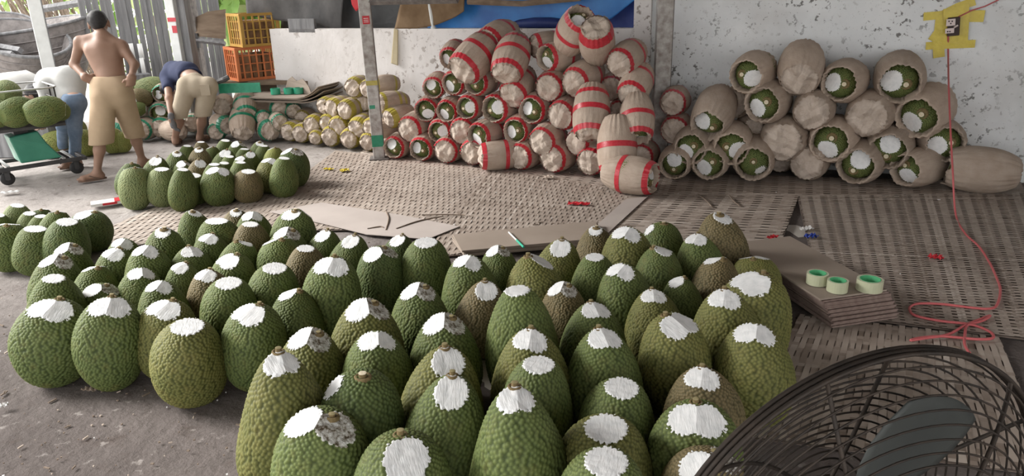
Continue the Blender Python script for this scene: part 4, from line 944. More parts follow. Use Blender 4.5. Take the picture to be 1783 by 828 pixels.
def flipflop(root, a, d, label=None):
    d = V3(d)/np.linalg.norm(d); b = MB(); n = 18; out = []
    for t in np.linspace(0, 2*math.pi, n, endpoint=False):
        x = .135*math.cos(t); y = .046*math.sin(t)*(1+.18*math.cos(t)); out.append((a[0]+d[0]*(x+.055)-d[1]*y, a[1]+d[1]*(x+.055)+d[0]*y))
    L = V3(root.location); b.prism([(p[0]-L[0], p[1]-L[1]) for p in out], .004, .022)
    for s in (-1, 1):
        p0 = V3([a[0]+d[0]*.13, a[1]+d[1]*.13, .03]); p1 = V3([a[0]+d[0]*.08-d[1]*s*.03, a[1]+d[1]*.08+d[0]*s*.03, .062]); p2 = V3([a[0]+d[0]*.0-d[1]*s*.045, a[1]+d[1]*.0+d[0]*s*.045, .02]); b.tube([p0-L, p1-L, p2-L], .006, 6)
    return b.obj('flip_flop', 'rubber', root)
flipflop(man, aL, dL); flipflop(man, aR, dR)
# --- the man bending over in navy shirt and khaki shorts
g0 = G(318, 255); zcb = proj((g0[0], g0[1], .6))[2]
Q = lambda x, y, dz=0.0: PZ(x, y, zcb+dz)
man2 = person('man bending over in navy shirt and khaki shorts, reaching into the green-taped pile', (g0[0], g0[1], 0))
hL, hR = Q(326, 151, .0), Q(362, 151, .02); pel = (hL+hR)/2; aL, aR = G(307, 252), G(350, 247); aL[2] = aR[2] = .085
kL, kR = (hL+aL)/2+V3([0, -.05, 0]), (hR+aR)/2+V3([0, -.03, 0])
mid, che = Q(327, 128, .22), Q(303, 126, .46); sL, sR = Q(291, 133, .36), Q(326, 128, .62); nek = Q(298, 140, .62); hd = Q(292, 160, .70)
eL, wL = Q(294, 172, .08), Q(299, 208, -.08); eR = Q(322, 165, .45); wR = Q(313, 205, .35)
X = (hR-hL)/np.linalg.norm(hR-hL)
hp, sd = head_prims(hd, (-.1, .45, -.85), (-.1, .8, .35))
body = [(pel, mid, .12, .11), (mid, che, .115, .12), (sL, sR, .06, .06), (che, nek, .10, .06), (nek, hd, .055, .055), (hL, kL, .085, .056), (kL, kL*.55+aL*.45, .053, .055), (kL*.55+aL*.45, aL, .052, .035), (hR, kR, .085, .056), (kR, kR*.55+aR*.45, .053, .055), (kR*.55+aR*.45, aR, .052, .035), (hL, hR, .11, .11), (sL, eL, .053, .042), (eL, wL, .042, .029), (sR, eR, .05, .04), (eR, wR, .04, .028)]
body += foot(aL, (-.2, .9))+foot(aR, (.2, .9))+hand(wL, (.1, .1, -1), (-.8, -.5, 0), 1.05, .6)+hand(wR, (-.1, .1, -1), (.8, -.5, 0), 1.0, .6, -1)+hp
skinpart('body', man2, surface(body, .0085, .035), 'skin')
skinpart('hair', man2, surface([(hd+V3([0, .03, .03]), hd+V3([0, -.02, .05]), .088, .088)], .011, .02, wrinkle=(.004, 90, 3)), 'hair')
face_bits(man2, hd, (-.1, .45, -.85), (-.1, .8, .35), sd)
skinpart('shorts', man2, surface([(hL+V3([0, 0, .0]), hR, .125, .125), (pel*.75+mid*.25, pel, .14, .13), (hL, kL, .118, .098), (kL, kL+(kL-hL)*.3, .098, .10), (hR, kR, .118, .098), (kR, kR+(kR-hR)*.3, .098, .10)], .011, .022, planes=[((0, 0, kL[2]-.06), (0, 0, 1)), (pel*.62+mid*.38, pel-mid+V3([0, 0, -.05]))], wrinkle=(.010, 17, 8)), 'khaki_cloth')
b = MB(); pc = hR+V3([.02, -.147, -.02]); b.box(pc-V3(man2.location), (.11, .012, .13), rotz(.1)); b.obj('back_pocket', 'khaki_cloth', man2)
skinpart('shirt', man2, surface([(pel*.7+mid*.3-X*.03, pel*.5+mid*.5+X*.03, .148, .140), (mid, che, .145, .145), (che, (sL+sR)/2, .13, .11), (sL, sR, .085, .085), (sL, sL*.5+eL*.5, .085, .078), (sR, sR*.5+eR*.5, .08, .075), (che, nek, .11, .075)], .011, .05, planes=[(sL*.42+eL*.58, sL-eL), (pel*.80+mid*.20, mid-pel+V3([0, 0, .02]))], wrinkle=(.009, 15, 2)), 'navy_cloth')
skinpart('glove', man2, surface([(q[0], q[1], q[2]+.008, q[3]+.008, .01) for q in hand(wL, (.1, .1, -1), (-.8, -.5, 0), 1.05, .6)]+[(wL+V3([0, 0, .05]), wL, .038, .036)], .008, .012), 'glove')
for a, d in ((aL, (-.2, .9)), (aR, (.2, .9))): flipflop(man2, a, d)
# --- the third person bending behind the scale, pale shirt and jeans
g0 = G(132, 292); zct = proj((g0[0], g0[1], .6))[2]
Q = lambda x, y, dz=0.0: PZ(x, y, zct+dz)
man3 = person('person in pale shirt and blue jeans bending behind the weighing scale', (g0[0], g0[1], 0))
aL, aR = G(134, 290), G(112, 272); aL[2] = aR[2] = .09
hL, hR = Q(131, 178, .0), Q(116, 178, .25); kL, kR = (hL*.5+aL*.5)+V3([.02, -.04, 0]), (hR*.5+aR*.5)+V3([.0, -.04, 0])
pel = (hL+hR)/2+V3([0, 0, .05]); mid = Q(118, 142, .15); che = Q(92, 142, .2); sL, sR = Q(82, 150, .05), Q(84, 146, .4); nek = Q(74, 152, .22); hd = Q(62, 166, .22)
eL, wL = Q(80, 185, .05), Q(72, 205, .12); eR, wR = Q(80, 182, .4), Q(68, 205, .35)
hp, sd = head_prims(hd, (-.7, -.1, -.7), (-.6, 0, .7))
body = [(pel, mid, .12, .12), (mid, che, .12, .125), (sL, sR, .06, .06), (che, nek, .10, .06), (nek, hd, .055, .055), (hL, kL, .08, .055), (kL, aL, .05, .036), (hR, kR, .08, .055), (kR, aR, .05, .036), (hL, hR, .11, .11), (sL, eL, .05, .04), (eL, wL, .04, .028), (sR, eR, .05, .04), (eR, wR, .04, .028)]
body += foot(aL, (-.5, -.8))+foot(aR, (-.6, -.6))+hand(wL, (-.2, 0, -1), (.3, -.9, 0), 1, .6)+hand(wR, (-.2, 0, -1), (.3, .9, 0), 1, .6, -1)+hp
skinpart('body', man3, surface(body, .009, .035), 'skin')
skinpart('hair', man3, surface([(hd+V3([-.02, 0, .04]), hd+V3([.02, 0, .04]), .09, .088)], .011, .02, wrinkle=(.004, 90, 3)), 'hair')
face_bits(man3, hd, (-.7, -.1, -.7), (-.6, 0, .7), sd)
skinpart('shirt', man3, surface([(pel, mid, .15, .165), (mid, che, .17, .165), (sL, sR, .10, .10), (sL, sL*.4+eL*.6, .085, .078), (sR, sR*.4+eR*.6, .085, .078), (che, nek, .12, .085)], .012, .05, planes=[(sL*.3+eL*.7, (0, 0, 1))], wrinkle=(.016, 13, 2)), 'pale_cloth')
skinpart('jeans', man3, surface([(hL, hR, .125, .125), (hL, kL, .092, .068), (kL, aL, .066, .056), (hR, kR, .092, .068), (kR, aR, .066, .056)], .011, .03, planes=[((0, 0, .10), (0, 0, 1)), (pel+V3([0, 0, .06]), (0, 0, -1))], wrinkle=(.007, 20, 4)), 'jeans')
for a, d in ((aL, (-.5, -.8)), (aR, (-.6, -.6))): flipflop(man3, a, d)

# ------------------------------------------------------------------ weighing scale on a wheeled frame
wf1, wf2, wb2 = G(16, 322), G(136, 302), G(112, 290)
ux = (wf2-wf1)[:2]; wlen = np.linalg.norm(ux); ux /= wlen; uy = V3([-ux[1], ux[0]])
ang = math.atan2(ux[1], ux[0])
sc = empty('platform_scale', 'green weighing scale on a dark four-wheeled cart with a wire basket rim', 'scale', (wf1[0], wf1[1], 0), ang)
DW = .46; WLN = wlen+.06
for q, (x, y) in enumerate(((0, 0), (wlen, 0), (0, DW), (wlen, DW))):
    b = MB(); R = np.array([[1, 0, 0], [0, 0, -1], [0, 1, 0.]]); b.lathe([(.02, -.024), (.055, -.026), (.067, -.014), (.067, .014), (.055, .026), (.02, .024)], 20, 0, (x, y, .068), R)
    w = b.obj('wheel', 'black_rubber', sc, True)
    b = MB(); b.lathe([(.001, -.030), (.018, -.030), (.018, .030), (.001, .030)], 12, 0, (x, y, .068), R); b.obj('hub', 'cart_metal', w)
    b = MB(); b.box((x, y-.036, .10), (.045, .008, .08)); b.box((x, y+.036, .10), (.045, .008, .08)); b.box((x, y, .14), (.07, .08, .012)); b.obj('caster_fork', 'cart_metal', sc)
b = MB()
for y in (-.02, DW+.02): b.box((wlen/2, y, .165), (wlen+.18, .04, .04))
for x in (-.09, wlen+.09): b.box((x, DW/2, .165), (.04, DW+.09, .04))
o = b.obj('cart_frame', 'cart_metal', sc); bevel(o, .006)
for k, x in enumerate((-.03, .03, wlen-.10, wlen-.02)):
    b = MB(); b.box((x, DW/2, .190), (.03, DW+.02, .012)); b.obj('deck_bar', 'bright_metal', sc)
# housing: tapered, sloping to the right
x0, x1 = .16, wlen-.10
v = [(x0, .06, .19), (x1, .06, .19), (x1, DW-.06, .19), (x0, DW-.06, .19), (x0-.05, .09, .47), (x0+.22, .09, .50), (x0+.22, DW-.09, .50), (x0-.05, DW-.09, .47)]
xm = [(x1-.11, .07, .36), (x1-.11, DW-.07, .36)]
v += xm
f = [(0, 1, 8, 5, 4), (1, 2, 9, 8), (8, 9, 6, 5), (2, 3, 7, 6, 9), (3, 0, 4, 7), (4, 5, 6, 7), (0, 3, 2, 1)]
o = link('scale_housing', mesh('scale_housing', v, f, ['scale_green', 'scale_pale'], [0, 0, 0, 0, 1, 0, 0], False), sc); bevel(o, .015, 3)
b = MB(); b.box((x0+.08, DW/2, .53), (.13, .13, .10)); b.obj('load_column', 'cart_metal', sc)
PT = .555
bx0, bx1, by0, by1 = -.50, wlen-.04, -.14, DW+.20
b = MB(); b.box(((bx0+bx1)/2, (by0+by1)/2, PT+.03), (bx1-bx0, by1-by0, .06)); b.box(((bx0+bx1)/2, by0+.01, PT+.12), (bx1-bx0, .02, .18)); b.box((bx1-.01, (by0+by1)/2, PT+.12), (.02, by1-by0, .18)); b.box(((bx0+bx1)/2, by1-.01, PT+.12), (bx1-bx0, .02, .18)); b.box((bx0+.01, (by0+by1)/2, PT+.12), (.02, by1-by0, .18))
b.obj('load_tray', 'cart_metal', sc)
def rail(z, r): 
    b = MB(); c = .12; pts = []
    for (cx, cy, a0) in ((bx1-c, by1-c, 0), (bx0+c, by1-c, 90), (bx0+c, by0+c, 180), (bx1-c, by0+c, 270)):
        for t in np.linspace(0, 90, 6): q = math.radians(a0+t); pts.append((cx+c*math.cos(q), cy+c*math.sin(q), z))
    b.tube(pts, r, 8, closed=True); return b
rail(PT+.40, .010).obj('basket_rail', 'bright_metal', sc, True); rail(PT+.27, .007).obj('basket_rail', 'cart_metal', sc, True)
for x, y in ((bx1-.03, by0+.03), (bx1-.03, by1-.03), (bx0+.5, by0), (bx0+.5, by1), (bx1, (by0+by1)/2)):
    b = MB(); b.tube([(x, y, PT+.04), (x, y, PT+.40)], .008, 8); b.obj('rail_post', 'cart_metal', sc, True)
Ms = Matrix.Translation(sc.location) @ Matrix.Rotation(ang, 4, 'Z')
for k, (px, py, w, lab, hue) in enumerate(((78, 185, 62, 'jackfruit at the right end of the scale tray', 'g'), (28, 180, 62, 'jackfruit in the middle of the scale tray', 'g'), (10, 160, 54, 'jackfruit on top of the load in the scale tray', 'm'), (-10, 192, 60, 'jackfruit at the tray end cut by the photo edge', 'g'), (96, 172, 40, 'jackfruit behind the right-hand one in the scale tray', 'd'))):
    c0 = Ms @ Vector((0, .1, 0)); zc = proj((c0.x, c0.y, 1.0))[2]+(.25 if k in (2, 4) else 0)
    p = PZ(px, py, zc); D = w*zc/F*.80; zt = PT+.075+D*.47 if k != 2 else p[2]
    pp = PZ(px, py, zc); v_ = VAR['A', 'barrel']
    o = add_fruit(('A', 'barrel'), D, D*1.3/v_['top'], (0, 0, 0), (0, 0, 0), hue, label=HUE[hue][1]+' '+lab, cat='jackfruit', group='jackfruit on the scale')
    o.matrix_world = Matrix.Translation(Vector((pp[0], pp[1], max(zt, PT+.07+D*.45)))) @ Matrix.Rotation(ang+k*.5, 4, 'Z') @ Matrix.Rotation(math.radians(84), 4, 'Y') @ Matrix.Translation(Vector((0, 0, -D*.65))) @ Matrix.Diagonal((D, D, D*1.3/v_['top'], 1))

# ------------------------------------------------------------------ crates on a small table
def crate(loc, rz, w, d, h, col, label, seed=0):
    root = empty('plastic_crate', label, 'crate', loc, rz, 'plastic crates by the wall'); r = random.Random(seed)
    for sx in (-1, 1):
        for sy in (-1, 1):
            b = MB(); b.box((sx*(w/2-.02), sy*(d/2-.02), h/2), (.045, .045, h)); o = b.obj('corner_post', col, root); bevel(o, .006)
    b = MB()
    for z in (h-.02, .015):
        b = MB()
        for s in (-1, 1): b.box((0, s*(d/2-.008), z), (w, .022, .035)); b.box((s*(w/2-.008), 0, z), (.022, d, .035))
        b.obj('rim', col, root)
    for side in range(4):
        ln = w if side % 2 == 0 else d; dp = (d if side % 2 == 0 else w)/2-.012; R = rotz(side*math.pi/2)
        nb = 5
        for k in range(1, nb+1):
            x = -ln/2+ln*k/(nb+1); b = MB(); b.box(R@V3([x, -dp, h/2]), (.02, .012, h-.06), R); b.obj('upright_bar', col, root)
        for k in range(1, 4):
            z = h*k/4; b = MB(); b.box(R@V3([0, -dp+.006, z]), (ln-.06, .010, .014), R); b.obj('cross_bar', col, root)
    b = MB(); b.box((0, 0, .012), (w-.03, d-.03, .012)); b.obj('bottom_panel', col, root)
    for k in range(9):
        x, y = (k % 3-1)*w*.28, (k//3-1)*d*.28; b = MB(); b.box((x, y, h*.42), (w*.24, d*.25, h*.72), rotz(r.uniform(-.15, .15))); b.obj('packed_block', 'crate_dark', root)
    return root
zc_c = 9.85
pe = PZ(426, 142, zc_c); z_t = pe[2]
rzc = math.radians(38)
cw, cd_, ch = .56, .46, .435
ctr = pe[:2]+V3([0, .37]); 
tb = empty('wooden_table', 'small dark table under the crates and cardboard, hidden by the green-taped pile', 'table', (ctr[0]+.45, ctr[1]+.0, 0), -.2)
b = MB(); b.box((0, 0, z_t-.03), (1.75, .72, .05)); b.obj('tabletop', 'wood_brown', tb); b = MB(); b.box((0, .30, (z_t-.05)/2), (1.9, .03, z_t-.06)); b.obj('shade_panel', 'wood_brown', tb)  # rear panel added to stand in for the dark shade under the table
for x in (-.82, .82):
    for y in (-.31, .31): b = MB(); b.box((x, y, (z_t-.05)/2), (.06, .06, z_t-.05)); b.obj('leg', 'wood_grey', tb)
crate((ctr[0], ctr[1], z_t), rzc, cw, cd_, ch, 'crate_orange', 'orange plastic crate with a lattice side, lower of the two', 1)
crate((ctr[0]+.09, ctr[1]+.02, z_t+ch+.004), rzc+.03, cw-.02, cd_, ch-.01, 'crate_yellow', 'yellow plastic crate with a lattice side, on top of the orange one', 2)
a, c_ = PZ(341, 30, 10.3), PZ(385, 66, 10.3)
b = MB(); v = [PZ(x, y, 10.49) for x, y in ((332, 34), (362, 20), (392, 16), (392, 68), (343, 63))]; b.add(v+[q+V3([0, .03, 0]) for q in v], [(0, 1, 2, 3, 4), (9, 8, 7, 6, 5)]+[(i, i+5, (i+1) % 5+5, (i+1) % 5) for i in range(5)])
b.obj('wooden_board', 'wood_brown', label='brown board leaning left of the yellow crate', cat='board')
b = MB(); v0, v1 = PZ(336, 69, 10.49), PZ(392, 76, 10.49); b.tube([v0, v1], .035, 4); b.obj('wooden_batten', 'wood_grey', label='pale wooden batten below the brown board beside the crates', cat='batten')
# cardboard sheets with green tape rolls on the table
pc = PZ(508, 166, 9.6)
for k in range(5):
    r = random.Random(k); n = 12; b = MB(); xs = np.linspace(-.56, .60, n); lift = .09*np.clip((xs-.25)/.35, 0, 1)**2*(1+.15*k)
    z0 = pc[2]-.06+.016*k
    v = [(x, y, z0+l+t) for t in (0, .010) for y in (-.26, .26) for x, l in zip(xs, lift)]
    f = [(i, i+1, n+i+1, n+i) for i in range(n-1)]+[(2*n+i, 3*n+i, 3*n+i+1, 2*n+i+1) for i in range(n-1)]+[(i, 2*n+i, 2*n+i+1, i+1) for i in range(n-1)]+[(n+i, n+i+1, 3*n+i+1, 3*n+i) for i in range(n-1)]+[(0, n, 3*n, 2*n), (n-1, 3*n-1+0, 4*n-1, 2*n-1)]
    f[-1] = (n-1, 3*n-1, 4*n-1, 2*n-1)
    o = link('cardboard_sheet', mesh('cardboard_sheet', v, f, 'cardboard', smooth=False), label='loose cardboard sheet with a bent end on the small table, '+['bottom', 'second', 'middle', 'fourth', 'top'][k]+' of five', cat='cardboard', group='cardboard sheets on the small table')
    o.location = (pc[0]+r.uniform(-.05, .05), pc[1]+r.uniform(-.04, .04), 0); o.rotation_euler = (0, 0, -.30+r.uniform(-.06, .06))
def tape_roll(px, py, zc, R, hgt, side, core, label, group, tilt=0.0, loc=None):
    p = PZ(px, py, zc) if loc is None else loc
    root = empty('tape_roll', label, 'tape roll', tuple(p), 0, group); root.rotation_euler = (tilt, 0, 0)
    b = MB(); b.lathe([(R*.80, 0), (R, 0), (R, hgt), (R*.80, hgt), (R*.80, 0)], 28); b.obj('tape', side, root)
    b = MB(); b.lathe([(R*.74, .001), (R*.80, .001), (R*.80, hgt+.001), (R*.74, hgt+.001), (R*.74, .001)], 28); b.obj('core', core, root)
zt_ = pc[2]-.06+.016*5
for k, (x, lab) in enumerate(((480, 'leftmost'), (503, 'middle'), (520, 'rightmost'))):
    p = PZ(x, 161, 9.6); tape_roll(0, 0, 0, .062, .075, 'roll_green', 'roll_green', 'green tape roll on the cardboard sheets by the wall, '+lab+' of three', 'green tape rolls by the wall', loc=(p[0], p[1], zt_))
b = MB(); v = [WALL(x, y, .12+.02*i) for i, (x, y) in enumerate(((496, 160), (500, 140), (508, 133), (516, 141), (527, 137), (537, 150), (543, 166)))]; b.add(v+[q-np.append(WN*.01, 0) for q in v], [tuple(range(7)), tuple(range(13, 6, -1))]+[(i, i+7, (i+1) % 7+7, (i+1) % 7) for i in range(7)])
b.obj('torn_cardboard', 'cardboard', label='torn piece of cardboard leaning against the low white wall', cat='cardboard')
b = MB(); b.tube([PZ(378, 143, 9.4), PZ(391, 138, 9.3), PZ(398, 134, 9.3)], [.03, .035, .03], 8); b.obj('cloth_strip', 'grey_sheet', label="dark grey cloth strip on the table edge beside the khaki shorts", cat='cloth')
b = MB(); q0, q1 = PZ(385, 156, 9.45), PZ(450, 150, 9.45); b.box((q0+q1)/2, (np.linalg.norm(q1-q0)*1.1, .02, .12)); b.obj('green_strip', 'roll_green', label='green sheet hanging along the table edge under the orange crate', cat='sheet')

# ------------------------------------------------------------------ stack of cardboard sheets by the fan, with tape rolls
N_ST = 15; hst = .19
cb = [G(1448, 575), G(1572, 556)]
e = (cb[1]-cb[0])[:2]; el = np.linalg.norm(e); e /= el
tl, tr_ = G(1428, 524, hst), G(1552, 510, hst); back = G(1381, 416, hst)
lv = (back-tr_)[:2]; Ls = np.linalg.norm(lv); lv /= Ls
tw = np.linalg.norm((tr_-tl)[:2])
for k in range(N_ST):
    r = random.Random(k+50); t = k/(N_ST-1); th = hst/N_ST
    slide = (tl[:2]-cb[0][:2])*t**1.6
    o0 = cb[0][:2]+slide+V3([r.uniform(-.006, .006), r.uniform(-.006, .006)])
    pl = [o0, o0+e*tw*.98, o0+e*tw*.98+lv*Ls, o0+lv*Ls]
    root = MB(); c0 = (pl[0]+pl[2])/2
    n = 7
    nn = [tuple(q-c0) for q in pl]
    root.prism(nn, 0, th*.80)
    o = root.obj('cardboard_sheet', ['cardboard'] if k == N_ST-1 else ['cardboard_edge'], label='flat cardboard sheet in the thick stack by the fan, '+('topmost with tape rolls on it' if k == N_ST-1 else ('lowest on the mat' if k == 0 else ORD[k+1]+' from the bottom') if k+1 < 15 else 'second from the top'), cat='cardboard', group='cardboard stack by the fan')
    o.location = (c0[0], c0[1], .016+k*th); o.rotation_euler = (0, 0, r.uniform(-.006, .006))
for (x, y, lab, R) in ((1422, 497, 'leftmost', .058), (1457, 510, 'middle', .055), (1513, 508, 'rightmost', .068)):
    p = G(x, y-4, hst+.016); tape_roll(0, 0, 0, R, .062, 'roll_side', 'roll_core', lab+' of three clear tape rolls with green cores on the cardboard stack', 'clear tape rolls on the cardboard stack', loc=(p[0], p[1], hst+.018))
# low cardboard stack behind the big group, with a pen
pa = [G(787, 412, .05), G(806, 440, .05), G(1050, 418, .05), G(1040, 387, .05)]
for k in range(4):
    r = random.Random(k+80); b = MB(); c0 = sum(pa)/4
    b.prism([((q-c0)*.99)[:2]+V3([r.uniform(-.012, .012), r.uniform(-.012, .012)]) for q in pa], 0, .012)
    o = b.obj('cardboard_sheet', 'cardboard', label='cardboard sheet in the low pile behind the big group, '+['bottom', 'second from bottom', 'second from top', 'topmost, under the pen'][k], cat='cardboard', group='low cardboard pile behind the big group'); o.location = (c0[0], c0[1], .016+k*.013)
q0, q1 = G(886, 404, .075), G(912, 430, .075)
pen = empty('marker_pen', 'green and white marker pen lying on the low cardboard pile', 'pen', tuple(q0)); L = V3(pen.location)
b = MB(); b.tube([q0-L, (q0*.45+q1*.55)-L], .007, 8); b.obj('barrel', 'pale_bit', pen); b = MB(); b.tube([(q0*.45+q1*.55)-L, q1-L], .0085, 8); b.obj('cap', 'green_bit', pen)
b = MB(); pl = [G(*q) for q in ((470, 372), (560, 356), (700, 378), (800, 398), (745, 420), (640, 412), (560, 392))]; c0 = sum(pl)/7
b.prism([(q-c0)[:2] for q in pl], 0, .005); o = b.obj('cardboard_sheet', 'pale_card', label='pale flat sheet lying on the floor behind the left big group', cat='cardboard'); o.location = (c0[0], c0[1], .016)
b = MB(); pl = [G(*q) for q in ((1090, 350), (1128, 345), (1060, 408), (1020, 412))]; c0 = sum(pl)/4; b.prism([(q-c0)[:2] for q in pl], 0, .004); o = b.obj('paper_strip', 'pale_card', label='pale dusty strip lying in the gap between two bamboo mats', cat='sheet'); o.location = (c0[0], c0[1], .016)

# ------------------------------------------------------------------ fan cage
FC = V3([.54, .97, .97]); faz, fel = -.28, .05; FR_ = .36
fn_ = V3([math.cos(fel)*math.sin(faz), math.cos(fel)*math.cos(faz), math.sin(fel)])
RF = frame_of(fn_)
fan = empty('industrial_fan', 'large industrial fan with a greasy black wire cage beside the big jackfruit group', 'fan', tuple(FC))
fan.rotation_euler = Matrix(RF.tolist()).to_euler()
nr = 21
def dome(sgn, dep, name, off):
    b = MB()
    for k in range(1, nr):
        r = FR_*(k+off)/nr; z = sgn*(dep*(1-(r/FR_)**2.6)+.012)
        th = np.linspace(0, 2*math.pi, 72, endpoint=False); w = .0015*np.sin(5*th+k)
        b.tube(np.stack([(r+w)*np.cos(th), (r+w)*np.sin(th), np.full(72, z)], 1), .0018, 5, closed=True)
    o = b.obj(name, 'fan_wire', fan, True, kind='stuff')
    for k in range(6):
        a = 2*math.pi*k/6+.35*(sgn > 0)+.2; rs = np.linspace(.04, FR_, 14)
        b = MB(); tw = a+.5*sgn*(1-rs/FR_); b.tube(np.stack([rs*np.cos(tw), rs*np.sin(tw), sgn*(dep*(1-(rs/FR_)**2.6)+.008)], 1), .0036, 6); b.obj('cage_strut', 'fan_wire', fan, True)
dome(-1, .115, 'rear_guard', .2); dome(1, .09, 'front_guard', .6)
th = np.linspace(0, 2*math.pi, 96, endpoint=False)
for z in (-.010, .0, .010):
    b = MB(); b.tube(np.stack([FR_*np.cos(th)*(1+abs(z)*.3), FR_*np.sin(th), np.full(96, z)], 1), .0038, 6, closed=True); b.obj('rim_ring', 'fan_wire', fan, True)
b = MB(); b.lathe([(.001, -.17), (.06, -.165), (.075, -.13), (.078, -.03), (.06, .0), (.045, .05), (.001, .06)], 24); b.obj('motor_housing', 'fan_blade', fan, True)
for k in range(3):
    b = MB(); V = []; nu, nv = 9, 13
    for i, s in enumerate(np.linspace(0, 1, nu)):
        r = .05+.240*s; wd = .30+.42*math.sin(math.pi*min(1, .25+s*.65))
        for j, t in enumerate(np.linspace(-1, 1, nv)):
            a = 2*math.pi*k/3+1.8+wd*t*.95+.25*s; V.append((r*math.cos(a), r*math.sin(a), .035*t*(1-.3*s)))
    f = [(i*nv+j, (i+1)*nv+j, (i+1)*nv+j+1, i*nv+j+1) for i in range(nu-1) for j in range(nv-1)]
    b.add(V, f); o = b.obj('fan_blade', 'fan_blade', fan, True); so = o.modifiers.new('solid', 'SOLIDIFY'); so.thickness = .003
Rin = Matrix(RF.tolist()).transposed()
def inl(p): return V3(Rin @ Vector(V3(p)-FC))
b = MB(); hub = FC-fn_*.10; b.tube([inl(hub), inl(hub-V3([0, 0, .5])), inl((hub[0], hub[1], .03))], [.022, .02, .022], 12); b.obj('stand_pole', 'cart_metal', fan, True)
b = MB(); pb = [inl((hub[0]+.24*math.cos(t), hub[1]+.24*math.sin(t), zz)) for zz in (.0, .03) for t in np.linspace(0, 2*math.pi, 28, endpoint=False)]
b.add(pb, [tuple(range(28))[::-1], tuple(range(28, 56))]+[(i, (i+1) % 28, 28+(i+1) % 28, 28+i) for i in range(28)]); b.obj('stand_base', 'cart_metal', fan)

# ------------------------------------------------------------------ outlet taped on the wall and its cable
ot = empty('power_outlet', 'pale double socket on a dark box held to the wall by yellow tape', 'outlet', tuple(WALL(1657, 46, .06)))
L = V3(ot.location)
RW = np.stack([np.append(-WD, 0) if WD[0] < 0 else np.append(WD, 0), np.append(-WN, 0), (0, 0, 1)], 1)
tw_ = rotz(0)
def wl(x, y, off): return WALL(x, y, off)-L
ta = -.09; RT = RW@np.array([[math.cos(ta), 0, math.sin(ta)], [0, 1, 0], [-math.sin(ta), 0, math.cos(ta)]])
b = MB(); b.box(wl(1660, 46, .085), (.095, .07, .16), RT); o = b.obj('outlet_box', 'outlet_box', ot); bevel(o, .006)
b = MB(); b.box(wl(1655.5, 39, .128), (.070, .012, .058), RT); b.box(wl(1653.5, 53.5, .128), (.068, .012, .042), RT); b.obj('socket_face', 'outlet_face', ot)
b = MB(); [b.box(wl(x, y, .136), (.010, .006, .010), RT) for x, y in ((1652.5, 37), (1658, 37), (1655.5, 41), (1650, 55), (1654, 55))]; b.obj('socket_hole', 'hole', ot)
b = MB(); b.tube([wl(1661, 48, .135), wl(1668, 44, .13)], .008, 6); b.obj('clip', 'outlet_face', ot)
def ribbon(pts, half, off):
    p = [WALL(x, y, .052+off) for x, y in pts]; V = []
    for i, q in enumerate(p):
        d = p[min(i+1, len(p)-1)]-p[max(i-1, 0)]; d /= np.linalg.norm(d); s = np.cross(d, np.append(WN, 0)); V += [q+s*half-L, q-s*half-L]
    b = MB(); n = len(p); V2 = [v+np.append(WN*.0025, 0) for v in V]
    b.add(V+V2, [(2*i, 2*i+1, 2*i+3, 2*i+2) for i in range(n-1)]+[(2*n+2*i, 2*n+2*i+2, 2*n+2*i+3, 2*n+2*i+1) for i in range(n-1)]); return b
for k, (pts, hf) in enumerate((([(1608, 29), (1640, 26), (1668, 12), (1698, 2)], .036), ([(1640, 33), (1680, 28), (1714, 28)], .050), ([(1639, 30), (1636, 55), (1624, 72)], .045), ([(1612, 80), (1650, 78), (1698, 76)], .034), ([(1633, 60), (1635, 100)], .046), ([(1676, 8), (1676, 40), (1674, 72)], .050), ([(1655, 14), (1654, 78)], .055))):
    ribbon(pts, hf, .003+.003*k).obj('yellow_tape_strip', 'wall_tape', ot)
# cable: from above the photo to the outlet, then down over the fruit to the floor and into a coil
b = MB(); up_ = [WALL(1760, -20, .06), WALL(1738, 0, .06), WALL(1715, 11, .065), WALL(1692, 18, .075), WALL(1668, 30, .09)]
b.tube(up_, .006, 6); b.obj('wall_cable', 'cord', label='thin pinkish cable running up the wall from the outlet', cat='cable', smooth=True)
def spline(P, n=10):
    P = np.array(P); P = np.concatenate([[2*P[0]-P[1]], P, [2*P[-1]-P[-2]]]); out = []
    for i in range(1, len(P)-2):
        for t in np.linspace(0, 1, n, endpoint=False):
            a, b_, c, d = P[i-1:i+3]; out.append(.5*((2*b_)+(-a+c)*t+(2*a-5*b_+4*c-d)*t*t+(-a+3*b_-3*c+d)*t**3))
    return np.array(out+[P[-2]])
cp = [WALL(1651, 62, .09), WALL(1651, 95, .09), PZ(1652, 150, 6.35), PZ(1655, 225, 6.05), PZ(1659, 300, 5.90), G(1664, 372, .03)]
cp += [G(x, y, .024) for x, y in ((1680, 405), (1704, 428), (1722, 455), (1734, 480), (1742, 505), (1736, 530), (1722, 537), (1690, 535), (1640, 529), (1600, 528), (1584, 535), (1592, 548), (1630, 557), (1672, 562), (1690, 563), (1712, 557), (1724, 549), (1705, 556), (1680, 566), (1650, 582), (1612, 588), (1586, 592), (1600, 588), (1640, 585), (1700, 590), (1728, 588), (1725, 578), (1700, 567), (1684, 566), (1680, 585), (1680, 600), (1688, 614))]
b = MB(); b.tube(spline(cp), .0075, 7); b.obj('power_cable', 'cord', label='pink-red power cable hanging from the outlet and coiled on the pale mat', cat='cable', smooth=True)

